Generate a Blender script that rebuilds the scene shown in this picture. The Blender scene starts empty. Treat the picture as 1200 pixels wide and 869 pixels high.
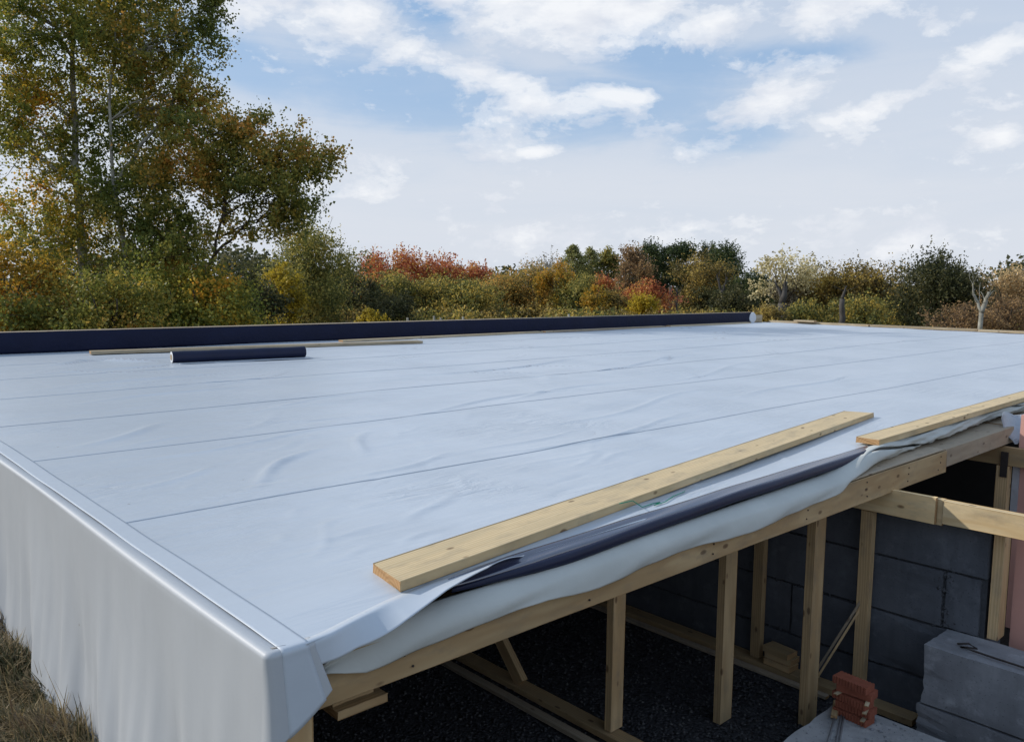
import bpy, bmesh, math, random
import numpy as np
from mathutils import Matrix, Vector

SC = bpy.context.scene
COL = SC.collection
S = 1.25                      # roof-grid unit -> metres
PI = math.pi

# ------------------------------------------------------------------ camera
CX, CY, CZ = -0.9551472 * S, -1.9865086 * S, 1.0 * S
R_ = np.array([[0.7348346, -0.0626359, 0.6753480],
               [-0.6781533, -0.0843493, 0.7300639],
               [0.0112369, -0.9944657, -0.1044595]])
F_PX = 965.0
cam_d = bpy.data.cameras.new("camera")
cam = bpy.data.objects.new("camera", cam_d)
COL.objects.link(cam)
cam_d.sensor_width = 36.0
cam_d.lens = F_PX / 1200.0 * 36.0
cam_d.clip_start = 0.05
cam_d.clip_end = 6000
M = Matrix.Identity(4)
for i in range(3):
    M[i][0] = R_[i, 0]; M[i][1] = -R_[i, 1]; M[i][2] = -R_[i, 2]
M[0][3], M[1][3], M[2][3] = CX, CY, CZ
cam.matrix_world = M
SC.camera = cam

# ------------------------------------------------------------------ light
SUN_EL, SUN_AZ = 30.0, -36.0          # azimuth measured from +Y towards +X
sun_d = bpy.data.lights.new("sun", 'SUN')
sun_d.energy = 3.0
sun_d.angle = math.radians(0.7)
sun_d.color = (1.0, 0.94, 0.86)
sun = bpy.data.objects.new("sun", sun_d)
COL.objects.link(sun)
sdir = Vector((math.sin(math.radians(SUN_AZ)) * math.cos(math.radians(SUN_EL)),
               math.cos(math.radians(SUN_AZ)) * math.cos(math.radians(SUN_EL)),
               math.sin(math.radians(SUN_EL))))
sun.rotation_euler = sdir.to_track_quat('Z', 'Y').to_euler()

SC.view_settings.view_transform = 'Standard'
SC.view_settings.look = 'None'
SC.view_settings.exposure = 0.10
SC.view_settings.gamma = 1.0
try:
    SC.cycles.max_bounces = 6
    SC.cycles.transparent_max_bounces = 4
except Exception:
    pass


class NT:
    """tiny node-tree helper"""
    def __init__(self, tree):
        self.t = tree; tree.nodes.clear()

    def n(self, typ, props=None, **ins):
        nd = self.t.nodes.new(typ)
        for k, v in (props or {}).items():
            setattr(nd, k, v)
        for k, v in ins.items():
            self.set(nd, k, v)
        return nd

    def set(self, nd, k, v):
        key = int(k[1:]) if (k[0] == 'i' and k[1:].isdigit()) else k.replace('_', ' ')
        s = nd.inputs[key]
        if isinstance(v, bpy.types.NodeSocket):
            self.t.links.new(v, s)
        elif isinstance(v, bpy.types.Node):
            self.t.links.new(v.outputs[0], s)
        else:
            s.default_value = v

    def math(self, op, a, b=0.0, c=None, clamp=False):
        nd = self.n('ShaderNodeMath', {'operation': op, 'use_clamp': clamp}, i0=a, i1=b)
        if c is not None:
            self.set(nd, 'i2', c)
        return nd.outputs[0]

    def ramp(self, fac, stops, interp='LINEAR'):
        nd = self.n('ShaderNodeValToRGB', None, Fac=fac)
        cr = nd.color_ramp; cr.interpolation = interp
        while len(cr.elements) > 1:
            cr.elements.remove(cr.elements[-1])
        cr.elements[0].position = stops[0][0]
        cr.elements[0].color = tuple(stops[0][1]) + (1,) if not np.isscalar(stops[0][1]) else (stops[0][1],) * 3 + (1,)
        for p, c in stops[1:]:
            e = cr.elements.new(p)
            e.color = tuple(c) + (1,) if not np.isscalar(c) else (c, c, c, 1)
        return nd.outputs[0]

    def mix(self, fac, a, b, blend='MIX'):
        nd = self.n('ShaderNodeMix', {'data_type': 'RGBA', 'blend_type': blend})
        for idx, v in ((0, fac), (6, a), (7, b)):
            s = nd.inputs[idx]
            if isinstance(v, bpy.types.NodeSocket):
                self.t.links.new(v, s)
            else:
                s.default_value = v if idx == 0 else (tuple(v) + (1,) if len(v) == 3 else v)
        return nd.outputs[2]

    def noise(self, vec, scale, detail=4.0, rough=0.55, dist=0.0):
        nd = self.n('ShaderNodeTexNoise', None, Scale=scale, Detail=detail, Roughness=rough, Distortion=dist)
        if vec is not None:
            self.set(nd, 'Vector', vec)
        return nd.outputs[0]

    def mapping(self, vec, scale=(1, 1, 1), loc=(0, 0, 0), rot=(0, 0, 0)):
        nd = self.n('ShaderNodeMapping', None, Vector=vec, Scale=scale, Location=loc, Rotation=rot)
        return nd.outputs[0]


# ------------------------------------------------------------------ sky
world = bpy.data.worlds.new("World")
SC.world = world
world.use_nodes = True
w = NT(world.node_tree)
sky = w.n('ShaderNodeTexSky')
sky.sky_type = 'NISHITA'
sky.sun_disc = False
sky.sun_elevation = math.radians(SUN_EL)
sky.sun_rotation = math.radians(SUN_AZ)
sky.altitude = 100.0
sky.air_density = 1.0; sky.dust_density = 1.2; sky.ozone_density = 1.0
tc = w.n('ShaderNodeTexCoord')
sep = w.n('ShaderNodeSeparateXYZ', None, Vector=tc.outputs['Generated'])
dx, dy, dz = sep.outputs
az = w.math('MULTIPLY', w.math('ARCTAN2', dx, dy), 180 / PI)
el = w.math('MULTIPLY', w.math('ARCSINE', dz), 180 / PI)
zc = w.math('MAXIMUM', w.math('ADD', dz, 0.06), 0.03)
plane = w.n('ShaderNodeCombineXYZ', None, X=w.math('DIVIDE', dx, zc), Y=w.math('DIVIDE', dy, zc), Z=0.0).outputs[0]
ang = w.n('ShaderNodeCombineXYZ', None, X=az, Y=w.math('MULTIPLY', el, 1.7), Z=0.0).outputs[0]
n_big = w.noise(w.mapping(plane, (0.55, 0.9, 1), (3.1, 1.7, 0), (0, 0, 0.6)), 1.0, 6.0, 0.58, 0.4)
n_puff = w.noise(w.mapping(ang, (1, 1, 1), (11.0, 4.0, 0)), 0.16, 8.0, 0.62, 0.25)
n_wisp = w.noise(w.mapping(ang, (0.45, 1.7, 1), (2.0, 7.0, 0), (0, 0, -0.22)), 0.11, 6.0, 0.6, 0.8)


def blob(a, e, ra, re_, rot=0.0):
    """soft elliptical weight round a direction (azimuth, elevation) in the sky"""
    u = w.math('SUBTRACT', az, a); v = w.math('SUBTRACT', el, e)
    c, s_ = math.cos(rot), math.sin(rot)
    uu = w.math('ADD', w.math('MULTIPLY', u, c / ra), w.math('MULTIPLY', v, s_ / ra))
    vv = w.math('ADD', w.math('MULTIPLY', u, -s_ / re_), w.math('MULTIPLY', v, c / re_))
    d = w.math('ADD', w.math('MULTIPLY', uu, uu), w.math('MULTIPLY', vv, vv))
    return w.math('SUBTRACT', 1.0, w.math('SQRT', d), clamp=True)


def total(items):
    acc = None
    for it in items:
        acc = it if acc is None else w.math('MAXIMUM', acc, it)
    return acc


# heaped clouds
CUM = [(29.0, 18.6, 9.5, 4.0, -0.15), (33.0, 17.0, 5.0, 2.4, -0.3), (46.0, 17.4, 9.0, 3.4, 0.0), (38.5, 18.6, 4.0, 1.6, 0.0), (55.0, 16.6, 6.0, 2.0, 0.1), (45.0, 12.0, 5.5, 1.3, 0.1), (36.0, 15.0, 4.5, 1.6, -0.35), (41.0, 13.6, 6.0, 1.3, -0.15), (42.0, 18.3, 6.0, 2.6, 0.0),
       (50.0, 17.6, 7.0, 2.4, 0.0), (58.8, 11.7, 4.2, 1.5, 0.2), (65.0, 17.5, 6.0, 2.2, 0.2), (71.5, 13.6, 4.0, 1.4, 0.35), (66.0, 11.2, 4.5, 1.0, 0.25),
       (72.8, 9.0, 2.2, 0.9, 0.1), (44.5, 8.9, 2.0, 0.5, 0.1), (49.5, 12.5, 4.5, 1.0, -0.1), (12.0, 24.0, 12.0, 4.0, 0.1), (88.0, 15.0, 8.0, 3.0, 0.2),
       (-15.0, 12.0, 14.0, 3.5, 0.1), (110.0, 12.0, 12.0, 3.0, 0.0)]
cum_w = total([blob(*c) for c in CUM])
n_fine = w.noise(w.mapping(ang, (1, 1.2, 1), (5.0, 14.0, 0)), 0.55, 6.0, 0.62, 0.3)
rag = w.math('ADD', w.math('MULTIPLY', w.math('SUBTRACT', n_puff, 0.5), 3.0), w.math('MULTIPLY', w.math('SUBTRACT', n_fine, 0.5), 1.0))
cum_sum = w.math('ADD', w.math('MULTIPLY', cum_w, 0.95), rag)
cum = w.ramp(cum_sum, [(0.10, 0.0), (0.36, 0.45), (0.62, 0.82), (1.0, 1.0)], 'EASE')
# veil that thickens towards the horizon, with holes of clearer blue
BLUE = [(36.0, 12.0, 19.0, 4.2, -0.12), (48.0, 11.3, 16.0, 3.6, 0.05), (53.0, 14.6, 9.0, 3.0, -0.2), (25.0, 13.5, 10.0, 3.0, -0.3), (37.5, 17.6, 4.6, 3.4, 0.4),
        (57.0, 9.9, 8.0, 2.6, 0.1), (60.0, 14.3, 9.0, 1.6, 0.05), (62.0, 25.0, 26.0, 6.0, 0.1), (20.0, 35.0, 30.0, 10.0, 0.2)]
blue_w = total([blob(*b) for b in BLUE])
veil0 = w.ramp(w.math('DIVIDE', el, 40.0), [(0.0, 0.95), (0.16, 0.88), (0.24, 0.80), (0.34, 0.68), (0.6, 0.40), (1.0, 0.18)])
hole = w.ramp(w.math('ADD', w.math('MULTIPLY', blue_w, 1.1), w.math('ADD', w.math('MULTIPLY', w.math('SUBTRACT', n_wisp, 0.5), 1.5), w.math('MULTIPLY', w.math('SUBTRACT', n_fine, 0.5), 0.35))), [(0.10, 0.0), (0.85, 1.0)], 'EASE')
veil1 = w.math('SUBTRACT', veil0, w.math('MULTIPLY', hole, 0.56))
veil = w.math('ADD', veil1, w.math('MULTIPLY', w.math('SUBTRACT', n_wisp, 0.5), 0.35), clamp=True)
shade = w.ramp(w.math('ADD', w.math('MULTIPLY', w.noise(w.mapping(ang, (0.8, 1.3, 1), (31.0, 9.6, 0)), 0.2, 5.0, 0.55), 0.9), w.math('MULTIPLY', cum_sum, 0.12)),
               [(0.36, (7.0, 7.3, 8.0)), (0.60, (9.0, 9.1, 9.3))])
base = w.mix(0.65, sky.outputs[0], (3.3, 5.2, 8.0))
c1 = w.mix(veil, base, (6.75, 7.1, 7.75))
c2 = w.mix(w.math('MULTIPLY', cum, 0.86), c1, shade)
bg = w.n('ShaderNodeBackground', None, Color=c2, Strength=0.10)
out = w.n('ShaderNodeOutputWorld', None, Surface=bg)


# ------------------------------------------------------------------ helpers
def new_mat(name):
    m = bpy.data.materials.new(name); m.use_nodes = True
    return m, NT(m.node_tree)


def finish(t, color, rough=0.7, bump=None, bump_s=0.3, bump_d=0.01, spec=0.4, extra=None):
    b = t.n('ShaderNodeBsdfPrincipled')
    t.set(b, 'Base Color', color if not isinstance(color, tuple) else color + (1,))
    t.set(b, 'Roughness', rough)
    t.set(b, 'Specular IOR Level', spec)
    if bump is not None:
        bn = t.n('ShaderNodeBump', None, Strength=bump_s, Distance=bump_d, Height=bump)
        t.set(b, 'Normal', bn.outputs[0])
    o = t.n('ShaderNodeOutputMaterial', None, Surface=b)
    return b


def wood_mat(name, light, dark, grey=0.0, rough=0.65):
    m, t = new_mat(name)
    tc = t.n('ShaderNodeTexCoord')
    oi = t.n('ShaderNodeObjectInfo')
    off = t.n('ShaderNodeVectorMath', {'operation': 'ADD'}, i0=tc.outputs['Object'], i1=t.n('ShaderNodeCombineXYZ', None, X=t.math('MULTIPLY', oi.outputs['Random'], 37.0), Y=t.math('MULTIPLY', oi.outputs['Random'], 11.0), Z=0.0).outputs[0]).outputs[0]
    big = t.noise(t.mapping(off, (0.7, 6, 6)), 1.6, 3, 0.5, 0.6)
    w_ = t.n('ShaderNodeTexWave', {'wave_type': 'BANDS', 'bands_direction': 'Y'}, Vector=t.mapping(off, (0.10, 1, 0.6)), Scale=16.0, Distortion=7.0, Detail=3.0, Detail_Scale=0.8).outputs[1]
    fine = t.noise(t.mapping(off, (1.5, 70, 70)), 1.0, 3, 0.6)
    vo = t.n('ShaderNodeTexVoronoi', None, Vector=t.mapping(off, (4.2, 9.0, 9.0)), Scale=1.0, Randomness=1.0)
    knot = t.ramp(t.math('ADD', vo.outputs['Distance'], t.math('MULTIPLY', fine, 0.05)), [(0.08, 1.0), (0.13, 0.75), (0.17, 0.0)])
    c = t.mix(t.math('MULTIPLY', w_, 0.75), light, dark)
    c = t.mix(t.math('MULTIPLY', fine, 0.35), c, dark)
    c = t.mix(t.ramp(big, [(0.4, 0.0), (0.75, 0.55)]), c, tuple(0.6 * x for x in light))
    kn = t.n('ShaderNodeTexNoise', None, Vector=off, Scale=0.7)
    c = t.mix(t.math('MULTIPLY', knot, 0.8), c, (0.11, 0.05, 0.018))
    stain = t.noise(t.mapping(off, (2, 5, 5)), 2.3, 5, 0.65)
    c = t.mix(t.ramp(stain, [(0.5, 0.0), (0.8, 0.45 + 0.4 * grey)]), c, (0.16, 0.15, 0.135))
    if grey:
        c = t.mix(grey, c, (0.27, 0.245, 0.21))
    tint = t.math('ADD', 0.76, t.math('MULTIPLY', oi.outputs['Random'], 0.40))
    hv = t.n('ShaderNodeHueSaturation', None, Color=c, Value=tint)
    finish(t, hv.outputs[0], rough, t.math('ADD', fine, t.math('MULTIPLY', w_, 0.4)), 0.16, 0.002, 0.25)
    return m


def endgrain_mat(name, light, dark):
    m, t = new_mat(name)
    tc = t.n('ShaderNodeTexCoord')
    w_ = t.n('ShaderNodeTexWave', {'wave_type': 'RINGS', 'rings_direction': 'X'}, Vector=t.mapping(tc.outputs['Object'], (0, 1, 1), (0, 0.04, 0.06)), Scale=16.0, Distortion=3.5, Detail=3.0).outputs[1]
    nz = t.noise(tc.outputs['Object'], 60, 4, 0.6)
    c = t.mix(t.math('MULTIPLY', w_, 0.5), light, dark)
    c = t.mix(t.math('MULTIPLY', nz, 0.4), c, dark)
    finish(t, c, 0.85, nz, 0.4, 0.002, 0.2)
    return m


W_NEW = wood_mat("fresh_pine", (0.83, 0.665, 0.405), (0.60, 0.42, 0.21))
W_MID = wood_mat("pine_frame", (0.67, 0.49, 0.27), (0.46, 0.295, 0.14), 0.05)
W_OLD = wood_mat("weathered_pine", (0.56, 0.46, 0.33), (0.38, 0.28, 0.18), 0.30, 0.8)
W_PALE = wood_mat("pale_pine", (0.62, 0.52, 0.36), (0.48, 0.36, 0.21), 0.10)
W_END = endgrain_mat("pine_end_grain", (0.50, 0.32, 0.16), (0.30, 0.15, 0.06))


def membrane_mat(name, col, rough=0.36, crinkle=1.0, bs=0.5, stretch=(0.7, 4.0, 2.0)):
    m, t = new_mat(name)
    tc = t.n('ShaderNodeTexCoord'); P = tc.outputs['Object']
    a = t.noise(t.mapping(P, stretch, (0, 0, 0), (0, 0, 0.12)), 1.1, 5, 0.55, 0.5)
    b = t.noise(t.mapping(P, (2.0, 9.0, 4.0), (5, 1, 0), (0, 0, -0.25)), 1.0, 4, 0.6, 1.2)
    f = t.noise(P, 240, 2, 0.5)
    rid = t.math('SUBTRACT', 1.0, t.math('ABSOLUTE', t.math('MULTIPLY', t.math('SUBTRACT', b, 0.5), 5.0)), clamp=True)
    rid = t.math('MULTIPLY', rid, t.ramp(t.noise(P, 0.55, 3, 0.5), [(0.48, 0.0), (0.68, 1.0)]))
    h = t.math('ADD', t.math('ADD', t.math('MULTIPLY', a, 0.8), t.math('MULTIPLY', rid, 0.5 * crinkle)), t.math('MULTIPLY', f, 0.012))
    dirt = t.noise(P, 0.9, 6, 0.65)
    streak = t.noise(t.mapping(P, (0.5, 16, 3)), 1.0, 4, 0.6)
    c = t.mix(t.ramp(dirt, [(0.42, 0.0), (0.78, 0.55)]), col, tuple(x * 0.78 for x in col))
    c = t.mix(t.ramp(streak, [(0.55, 0.0), (0.8, 0.30)]), c, tuple(x * 0.86 for x in col))
    sp = t.n('ShaderNodeTexVoronoi', None, Vector=P, Scale=2.6)
    spk = t.ramp(t.math('ADD', sp.outputs['Distance'], t.math('MULTIPLY', t.noise(P, 30, 3), 0.02)), [(0.022, 0.7), (0.034, 0.0)])
    c = t.mix(spk, c, (0.20, 0.17, 0.15))
    r = t.math('ADD', rough - 0.06, t.math('MULTIPLY', dirt, 0.18))
    finish(t, c, r, h, bs, 0.035, 0.45)
    return m


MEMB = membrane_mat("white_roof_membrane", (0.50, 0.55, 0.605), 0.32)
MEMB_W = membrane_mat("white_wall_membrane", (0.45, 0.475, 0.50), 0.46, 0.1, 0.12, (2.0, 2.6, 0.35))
MEMB_F = membrane_mat("white_flap_membrane", (0.50, 0.55, 0.605), 0.36, 0.15, 0.18)


def simple_mat(name, col, rough=0.8, var=0.3, scale=6.0, bump=0.3, bd=0.01, spec=0.3, col2=None):
    m, t = new_mat(name)
    tc = t.n('ShaderNodeTexCoord'); P = tc.outputs['Object']
    n1 = t.noise(P, scale, 6, 0.62); n2 = t.noise(P, scale * 9, 4, 0.6)
    c = t.mix(t.ramp(n1, [(0.3, 0.0), (0.72, 1.0)]), col, col2 or tuple(x * (1 - var) for x in col))
    c = t.mix(t.math('MULTIPLY', n2, 0.35), c, tuple(x * (1 - var) for x in col))
    finish(t, c, rough, t.math('ADD', n1, t.math('MULTIPLY', n2, 0.5)), bump, bd, spec)
    return m


MEMB_U = simple_mat("grey_membrane_underside", (0.42, 0.44, 0.48), 0.6, 0.2, 3.0, 0.1)
NAVY = simple_mat("navy_membrane_back", (0.010, 0.015, 0.048), 0.5, 0.3, 3.0, 0.25, 0.01, 0.3)
NAVY_P = simple_mat("navy_parapet_sheet", (0.008, 0.012, 0.040), 0.62, 0.35, 1.6, 0.7, 0.03, 0.2)
NAVY_S = simple_mat("navy_membrane_sheen", (0.045, 0.05, 0.09), 0.22, 0.2, 2.0, 0.06, 0.01, 0.5)
NAVY_S.node_tree.nodes["Principled BSDF"].inputs['IOR'].default_value = 2.3
FLEECE = simple_mat("grey_green_fleece", (0.56, 0.575, 0.545), 0.95, 0.16, 2.0, 0.35, 0.012, 0.1)
def conc_mat(name, a_, b_):
    m, t = new_mat(name)
    P = t.n('ShaderNodeTexCoord').outputs['Object']
    n1 = t.noise(P, 1.3, 6, 0.65); n2 = t.noise(P, 7.0, 6, 0.7); n3 = t.noise(P, 90, 3, 0.6)
    run = t.noise(t.mapping(P, (5, 5, 0.5)), 1.0, 5, 0.6)
    vo = t.n('ShaderNodeTexVoronoi', None, Vector=P, Scale=38.0)
    pore = t.ramp(vo.outputs['Distance'], [(0.10, 1.0), (0.20, 0.0)])
    c = t.mix(t.ramp(n1, [(0.35, 0.0), (0.65, 1.0)]), a_, b_)
    c = t.mix(t.ramp(run, [(0.5, 0.0), (0.75, 0.6)]), c, tuple(x * 0.45 for x in a_))
    c = t.mix(t.ramp(n2, [(0.55, 0.0), (0.75, 0.5)]), c, tuple(x * 1.5 for x in a_))
    c = t.mix(t.math('MULTIPLY', pore, 0.5), c, tuple(x * 0.35 for x in a_))
    h = t.math('ADD', t.math('ADD', n2, t.math('MULTIPLY', n3, 0.4)), t.math('MULTIPLY', pore, -0.5))
    finish(t, c, 0.92, h, 0.7, 0.006, 0.2)
    return m


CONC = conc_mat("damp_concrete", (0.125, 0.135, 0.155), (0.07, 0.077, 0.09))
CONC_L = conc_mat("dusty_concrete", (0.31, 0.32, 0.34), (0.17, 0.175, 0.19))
CONC_T = conc_mat("pale_footing_concrete", (0.42, 0.42, 0.425), (0.24, 0.24, 0.245))
MORTAR = simple_mat("rough_mortar", (0.085, 0.09, 0.10), 0.95, 0.4, 20.0, 0.8, 0.01, 0.1)
BRICK = simple_mat("red_clay", (0.35, 0.115, 0.07), 0.88, 0.35, 18.0, 0.5, 0.003, 0.2)
PINK = simple_mat("pink_foam_board", (0.66, 0.37, 0.31), 0.75, 0.12, 3.0, 0.15, 0.004, 0.3)
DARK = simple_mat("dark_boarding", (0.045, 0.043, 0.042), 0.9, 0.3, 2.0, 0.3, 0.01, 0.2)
FILM = simple_mat("grey_plastic_film", (0.42, 0.45, 0.50), 0.35, 0.2, 6.0, 0.6, 0.02, 0.5)
STEEL = simple_mat("dull_steel", (0.22, 0.22, 0.23), 0.45, 0.3, 30.0, 0.2, 0.001, 0.5)
RUST = simple_mat("dark_rusty_steel", (0.045, 0.035, 0.03), 0.7, 0.3, 30.0, 0.3, 0.001, 0.4)
TWINE = simple_mat("green_twine", (0.02, 0.30, 0.18), 0.6, 0.2, 40.0, 0.1, 0.001)
WHITE = simple_mat("white_patch", (0.74, 0.76, 0.78), 0.5, 0.1, 5.0, 0.2, 0.01)
CARD = simple_mat("cardboard_core", (0.40, 0.30, 0.19), 0.9, 0.25, 12.0, 0.2, 0.003)
BARK_W = simple_mat("pale_aspen_bark", (0.50, 0.49, 0.42), 0.9, 0.75, 2.6, 0.5, 0.02, 0.2, (0.16, 0.15, 0.12))
BARK_D = simple_mat("dark_bark", (0.085, 0.07, 0.055), 0.95, 0.4, 3.0, 0.6, 0.03, 0.1)
BARK_G = simple_mat("grey_bark", (0.13, 0.12, 0.11), 0.95, 0.55, 2.0, 0.6, 0.03, 0.1)
SOIL = simple_mat("pit_soil", (0.05, 0.043, 0.038), 0.97, 0.45, 2.5, 0.8, 0.04, 0.1)


def terrain_mat():
    m, t = new_mat("rough_grassland")
    P = t.n('ShaderNodeTexCoord').outputs['Object']
    n1 = t.noise(P, 0.9, 7, 0.65); n2 = t.noise(P, 14, 5, 0.65); n3 = t.noise(P, 0.02, 3, 0.5)
    c = t.ramp(n1, [(0.30, (0.045, 0.036, 0.026)), (0.5, (0.10, 0.078, 0.04)), (0.7, (0.075, 0.082, 0.03))])
    c = t.mix(t.math('MULTIPLY', n2, 0.6), c, (0.12, 0.095, 0.05))
    c = t.mix(t.ramp(n3, [(0.4, 0.0), (0.65, 0.6)]), c, (0.10, 0.10, 0.035))
    finish(t, c, 0.97, t.math('ADD', n1, n2), 0.9, 0.06, 0.1)
    return m


def gravel_mat(stones=False):
    m, t = new_mat("gravel_stones" if stones else "gravel_bed")
    P = t.n('ShaderNodeTexCoord').outputs['Object']
    if stones:
        r = t.n('ShaderNodeNewGeometry').outputs['Random Per Island']
        c = t.ramp(r, [(0.0, (0.035, 0.035, 0.04)), (0.6, (0.075, 0.075, 0.08)), (0.9, (0.11, 0.11, 0.11)), (1.0, (0.14, 0.138, 0.135))])
        finish(t, c, 0.9, t.noise(P, 90, 3), 0.3, 0.003, 0.2)
    else:
        v = t.n('ShaderNodeTexVoronoi', None, Vector=P, Scale=46.0)
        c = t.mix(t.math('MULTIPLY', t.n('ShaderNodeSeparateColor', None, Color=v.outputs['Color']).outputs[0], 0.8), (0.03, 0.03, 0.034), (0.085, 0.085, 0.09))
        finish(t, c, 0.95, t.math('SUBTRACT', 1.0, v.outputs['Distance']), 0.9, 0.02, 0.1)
    return m


def leaf_mat(name, stops, scale=0.5, trans=0.48, mixr=0.55, gain=1.0):
    """foliage: colour follows the kind and age of the leaf, clump by clump"""
    m, t = new_mat(name)
    P = t.n('ShaderNodeTexCoord').outputs['Object']
    r = t.n('ShaderNodeNewGeometry').outputs['Random Per Island']
    n = t.noise(P, scale, 3, 0.5)
    k = t.math('ADD', t.math('MULTIPLY', t.math('SUBTRACT', n, 0.5), 2.0), t.math('ADD', 0.5, t.math('MULTIPLY', t.math('SUBTRACT', r, 0.5), mixr)))
    c = t.ramp(k, [(p_, tuple(min(0.62, gain * v_) for v_ in col_)) for p_, col_ in stops])
    hv = t.n('ShaderNodeHueSaturation', None, Color=c, Value=t.math('ADD', 1.1, t.math('MULTIPLY', r, 0.6)))
    d = t.n('ShaderNodeBsdfPrincipled')
    t.set(d, 'Base Color', hv.outputs[0]); t.set(d, 'Roughness', 0.55); t.set(d, 'Specular IOR Level', 0.3)
    tr = t.n('ShaderNodeBsdfTranslucent', None, Color=hv.outputs[0])
    mx = t.n('ShaderNodeMixShader', None, Fac=trans, i1=d, i2=tr)
    t.n('ShaderNodeOutputMaterial', None, Surface=mx)
    return m


def set_tags(o, label=None, cat=None, group=None, kind=None):
    if label: o['label'] = label
    if cat: o['category'] = cat
    if group: o['group'] = group
    if kind: o['kind'] = kind
    return o


def empty(name, loc, label, cat, group=None):
    o = bpy.data.objects.new(name, None); COL.objects.link(o)
    o.location = loc; o.empty_display_size = 0.2
    return set_tags(o, label, cat, group)


def adopt(o, parent):
    if parent is not None:
        o.parent = parent
        acc = Matrix.Identity(4); p = parent
        chain = []
        while p is not None:
            chain.append(p); p = p.parent
        for q in reversed(chain):
            acc = acc @ q.matrix_parent_inverse @ Matrix.LocRotScale(q.location, q.rotation_euler, q.scale)
        o.matrix_parent_inverse = acc.inverted()
    return o


def link(name, me, parent=None):
    o = bpy.data.objects.new(name, me); COL.objects.link(o)
    return adopt(o, parent)


def from_data(name, verts, faces, mats, parent=None, smooth=False, idx=None, scale=S, midx=None):
    me = bpy.data.meshes.new(name)
    me.from_pydata([(x * scale, y * scale, z * scale) for x, y, z in verts], [], faces)
    for m in (mats if isinstance(mats, (list, tuple)) else [mats]):
        me.materials.append(m)
    if midx is not None:
        me.polygons.foreach_set('material_index', midx)
    if smooth:
        me.polygons.foreach_set('use_smooth', [True] * len(me.polygons))
    me.update()
    return link(name, me, parent)


def grid_faces(nr, nc, wrap=False, off=0):
    f = []
    for r in range(nr - 1):
        for c in range(nc - 1 + (1 if wrap else 0)):
            c2 = (c + 1) % nc
            f.append((off + r * nc + c, off + r * nc + c2, off + (r + 1) * nc + c2, off + (r + 1) * nc + c))
    return f


def sheet(name, top, nr, nc, mats, parent, thick, smooth=True):
    """a thin solid sheet from a grid of points (rows x cols): face material 0, back material 1"""
    P = np.array(top, dtype=float).reshape(nr, nc, 3)
    du = np.gradient(P, axis=1); dv = np.gradient(P, axis=0)
    n = np.cross(du, dv); n /= (np.linalg.norm(n, axis=2, keepdims=True) + 1e-12)
    Q = P - n * thick
    V = np.concatenate([P.reshape(-1, 3), Q.reshape(-1, 3)])
    N = nr * nc
    f1 = grid_faces(nr, nc)
    f2 = [tuple(reversed([i + N for i in f])) for f in f1]
    rim = []
    loop = [(0, c) for c in range(nc)] + [(r, nc - 1) for r in range(1, nr)] + [(nr - 1, c) for c in range(nc - 2, -1, -1)] + [(r, 0) for r in range(nr - 2, 0, -1)]
    ids = [r * nc + c for r, c in loop]
    for a, b in zip(ids, ids[1:] + ids[:1]):
        rim.append((b, a, a + N, b + N))
    mats = mats if isinstance(mats, (list, tuple)) else [mats, mats]
    midx = [0] * len(f1) + [1] * len(f2) + [1 if mats[0] is mats[1] else 0] * len(rim)
    o = from_data(name, V.tolist(), f1 + f2 + rim, mats, parent, False, midx=midx)
    if smooth:
        o.data.polygons.foreach_set('use_smooth', [True] * (2 * len(f1)) + [False] * len(rim))
    return o


def board(name, p0, p1, wd, ht, mat=None, parent=None, bevel=0.0025, up=(0, 0, 1), roll=0.0, bow=0.0, seg=6, jag=0.0, seed=0, skew=0.0):
    """a sawn board: p0, p1 = ends of its centre line (units); local X runs along the grain"""
    p0 = Vector(p0) * S; p1 = Vector(p1) * S
    L = (p1 - p0).length; wd *= S; ht *= S
    x = (p1 - p0).normalized(); u = Vector(up)
    y = u.cross(x).normalized(); z = x.cross(y)
    if roll:
        q = Matrix.Rotation(roll, 3, x); y = q @ y; z = q @ z
    rnd = random.Random(seed or hash(name) % 999 + int(L * 1000))
    bm = bmesh.new()
    rings = []
    for i in range(seg + 1):
        t = i / seg; xx = (t - 0.5) * L
        dz = bow * 4 * t * (1 - t) * S
        wy = wd * (1 + rnd.uniform(-0.012, 0.012)); hz = ht * (1 + rnd.uniform(-0.02, 0.02))
        ry = []
        b = min(bevel * S, wy * 0.2, hz * 0.2)
        for sy, sz in ((-1, -1), (1, -1), (1, 1), (-1, 1)):
            for k in (0, 1):
                if (sy * sz > 0) == (k == 0):
                    a = (sy * (wy / 2 - b), sz * hz / 2)
                else:
                    a = (sy * wy / 2, sz * (hz / 2 - b))
                ex = rnd.uniform(-jag, jag) * S if i in (0, seg) and jag else 0
                ry.append(bm.verts.new((xx + ex + (skew * a[0] * (1 - 2 * t)), a[0], a[1] + dz)))
        rings.append(ry)
    for i in range(seg):
        for k in range(8):
            bm.faces.new((rings[i][k], rings[i][(k + 1) % 8], rings[i + 1][(k + 1) % 8], rings[i + 1][k]))
    e0 = bm.faces.new(list(reversed(rings[0]))); e1 = bm.faces.new(rings[-1])
    e0.material_index = e1.material_index = 1
    bmesh.ops.recalc_face_normals(bm, faces=bm.faces)
    me = bpy.data.meshes.new(name); bm.to_mesh(me); bm.free()
    me.materials.append(mat or W_MID); me.materials.append(W_END)
    o = bpy.data.objects.new(name, me); COL.objects.link(o)
    mw = Matrix((x, y, z)).transposed().to_4x4(); mw.translation = (p0 + p1) / 2
    o.location = mw.translation; o.rotation_euler = mw.to_euler()
    return adopt(o, parent)


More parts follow.
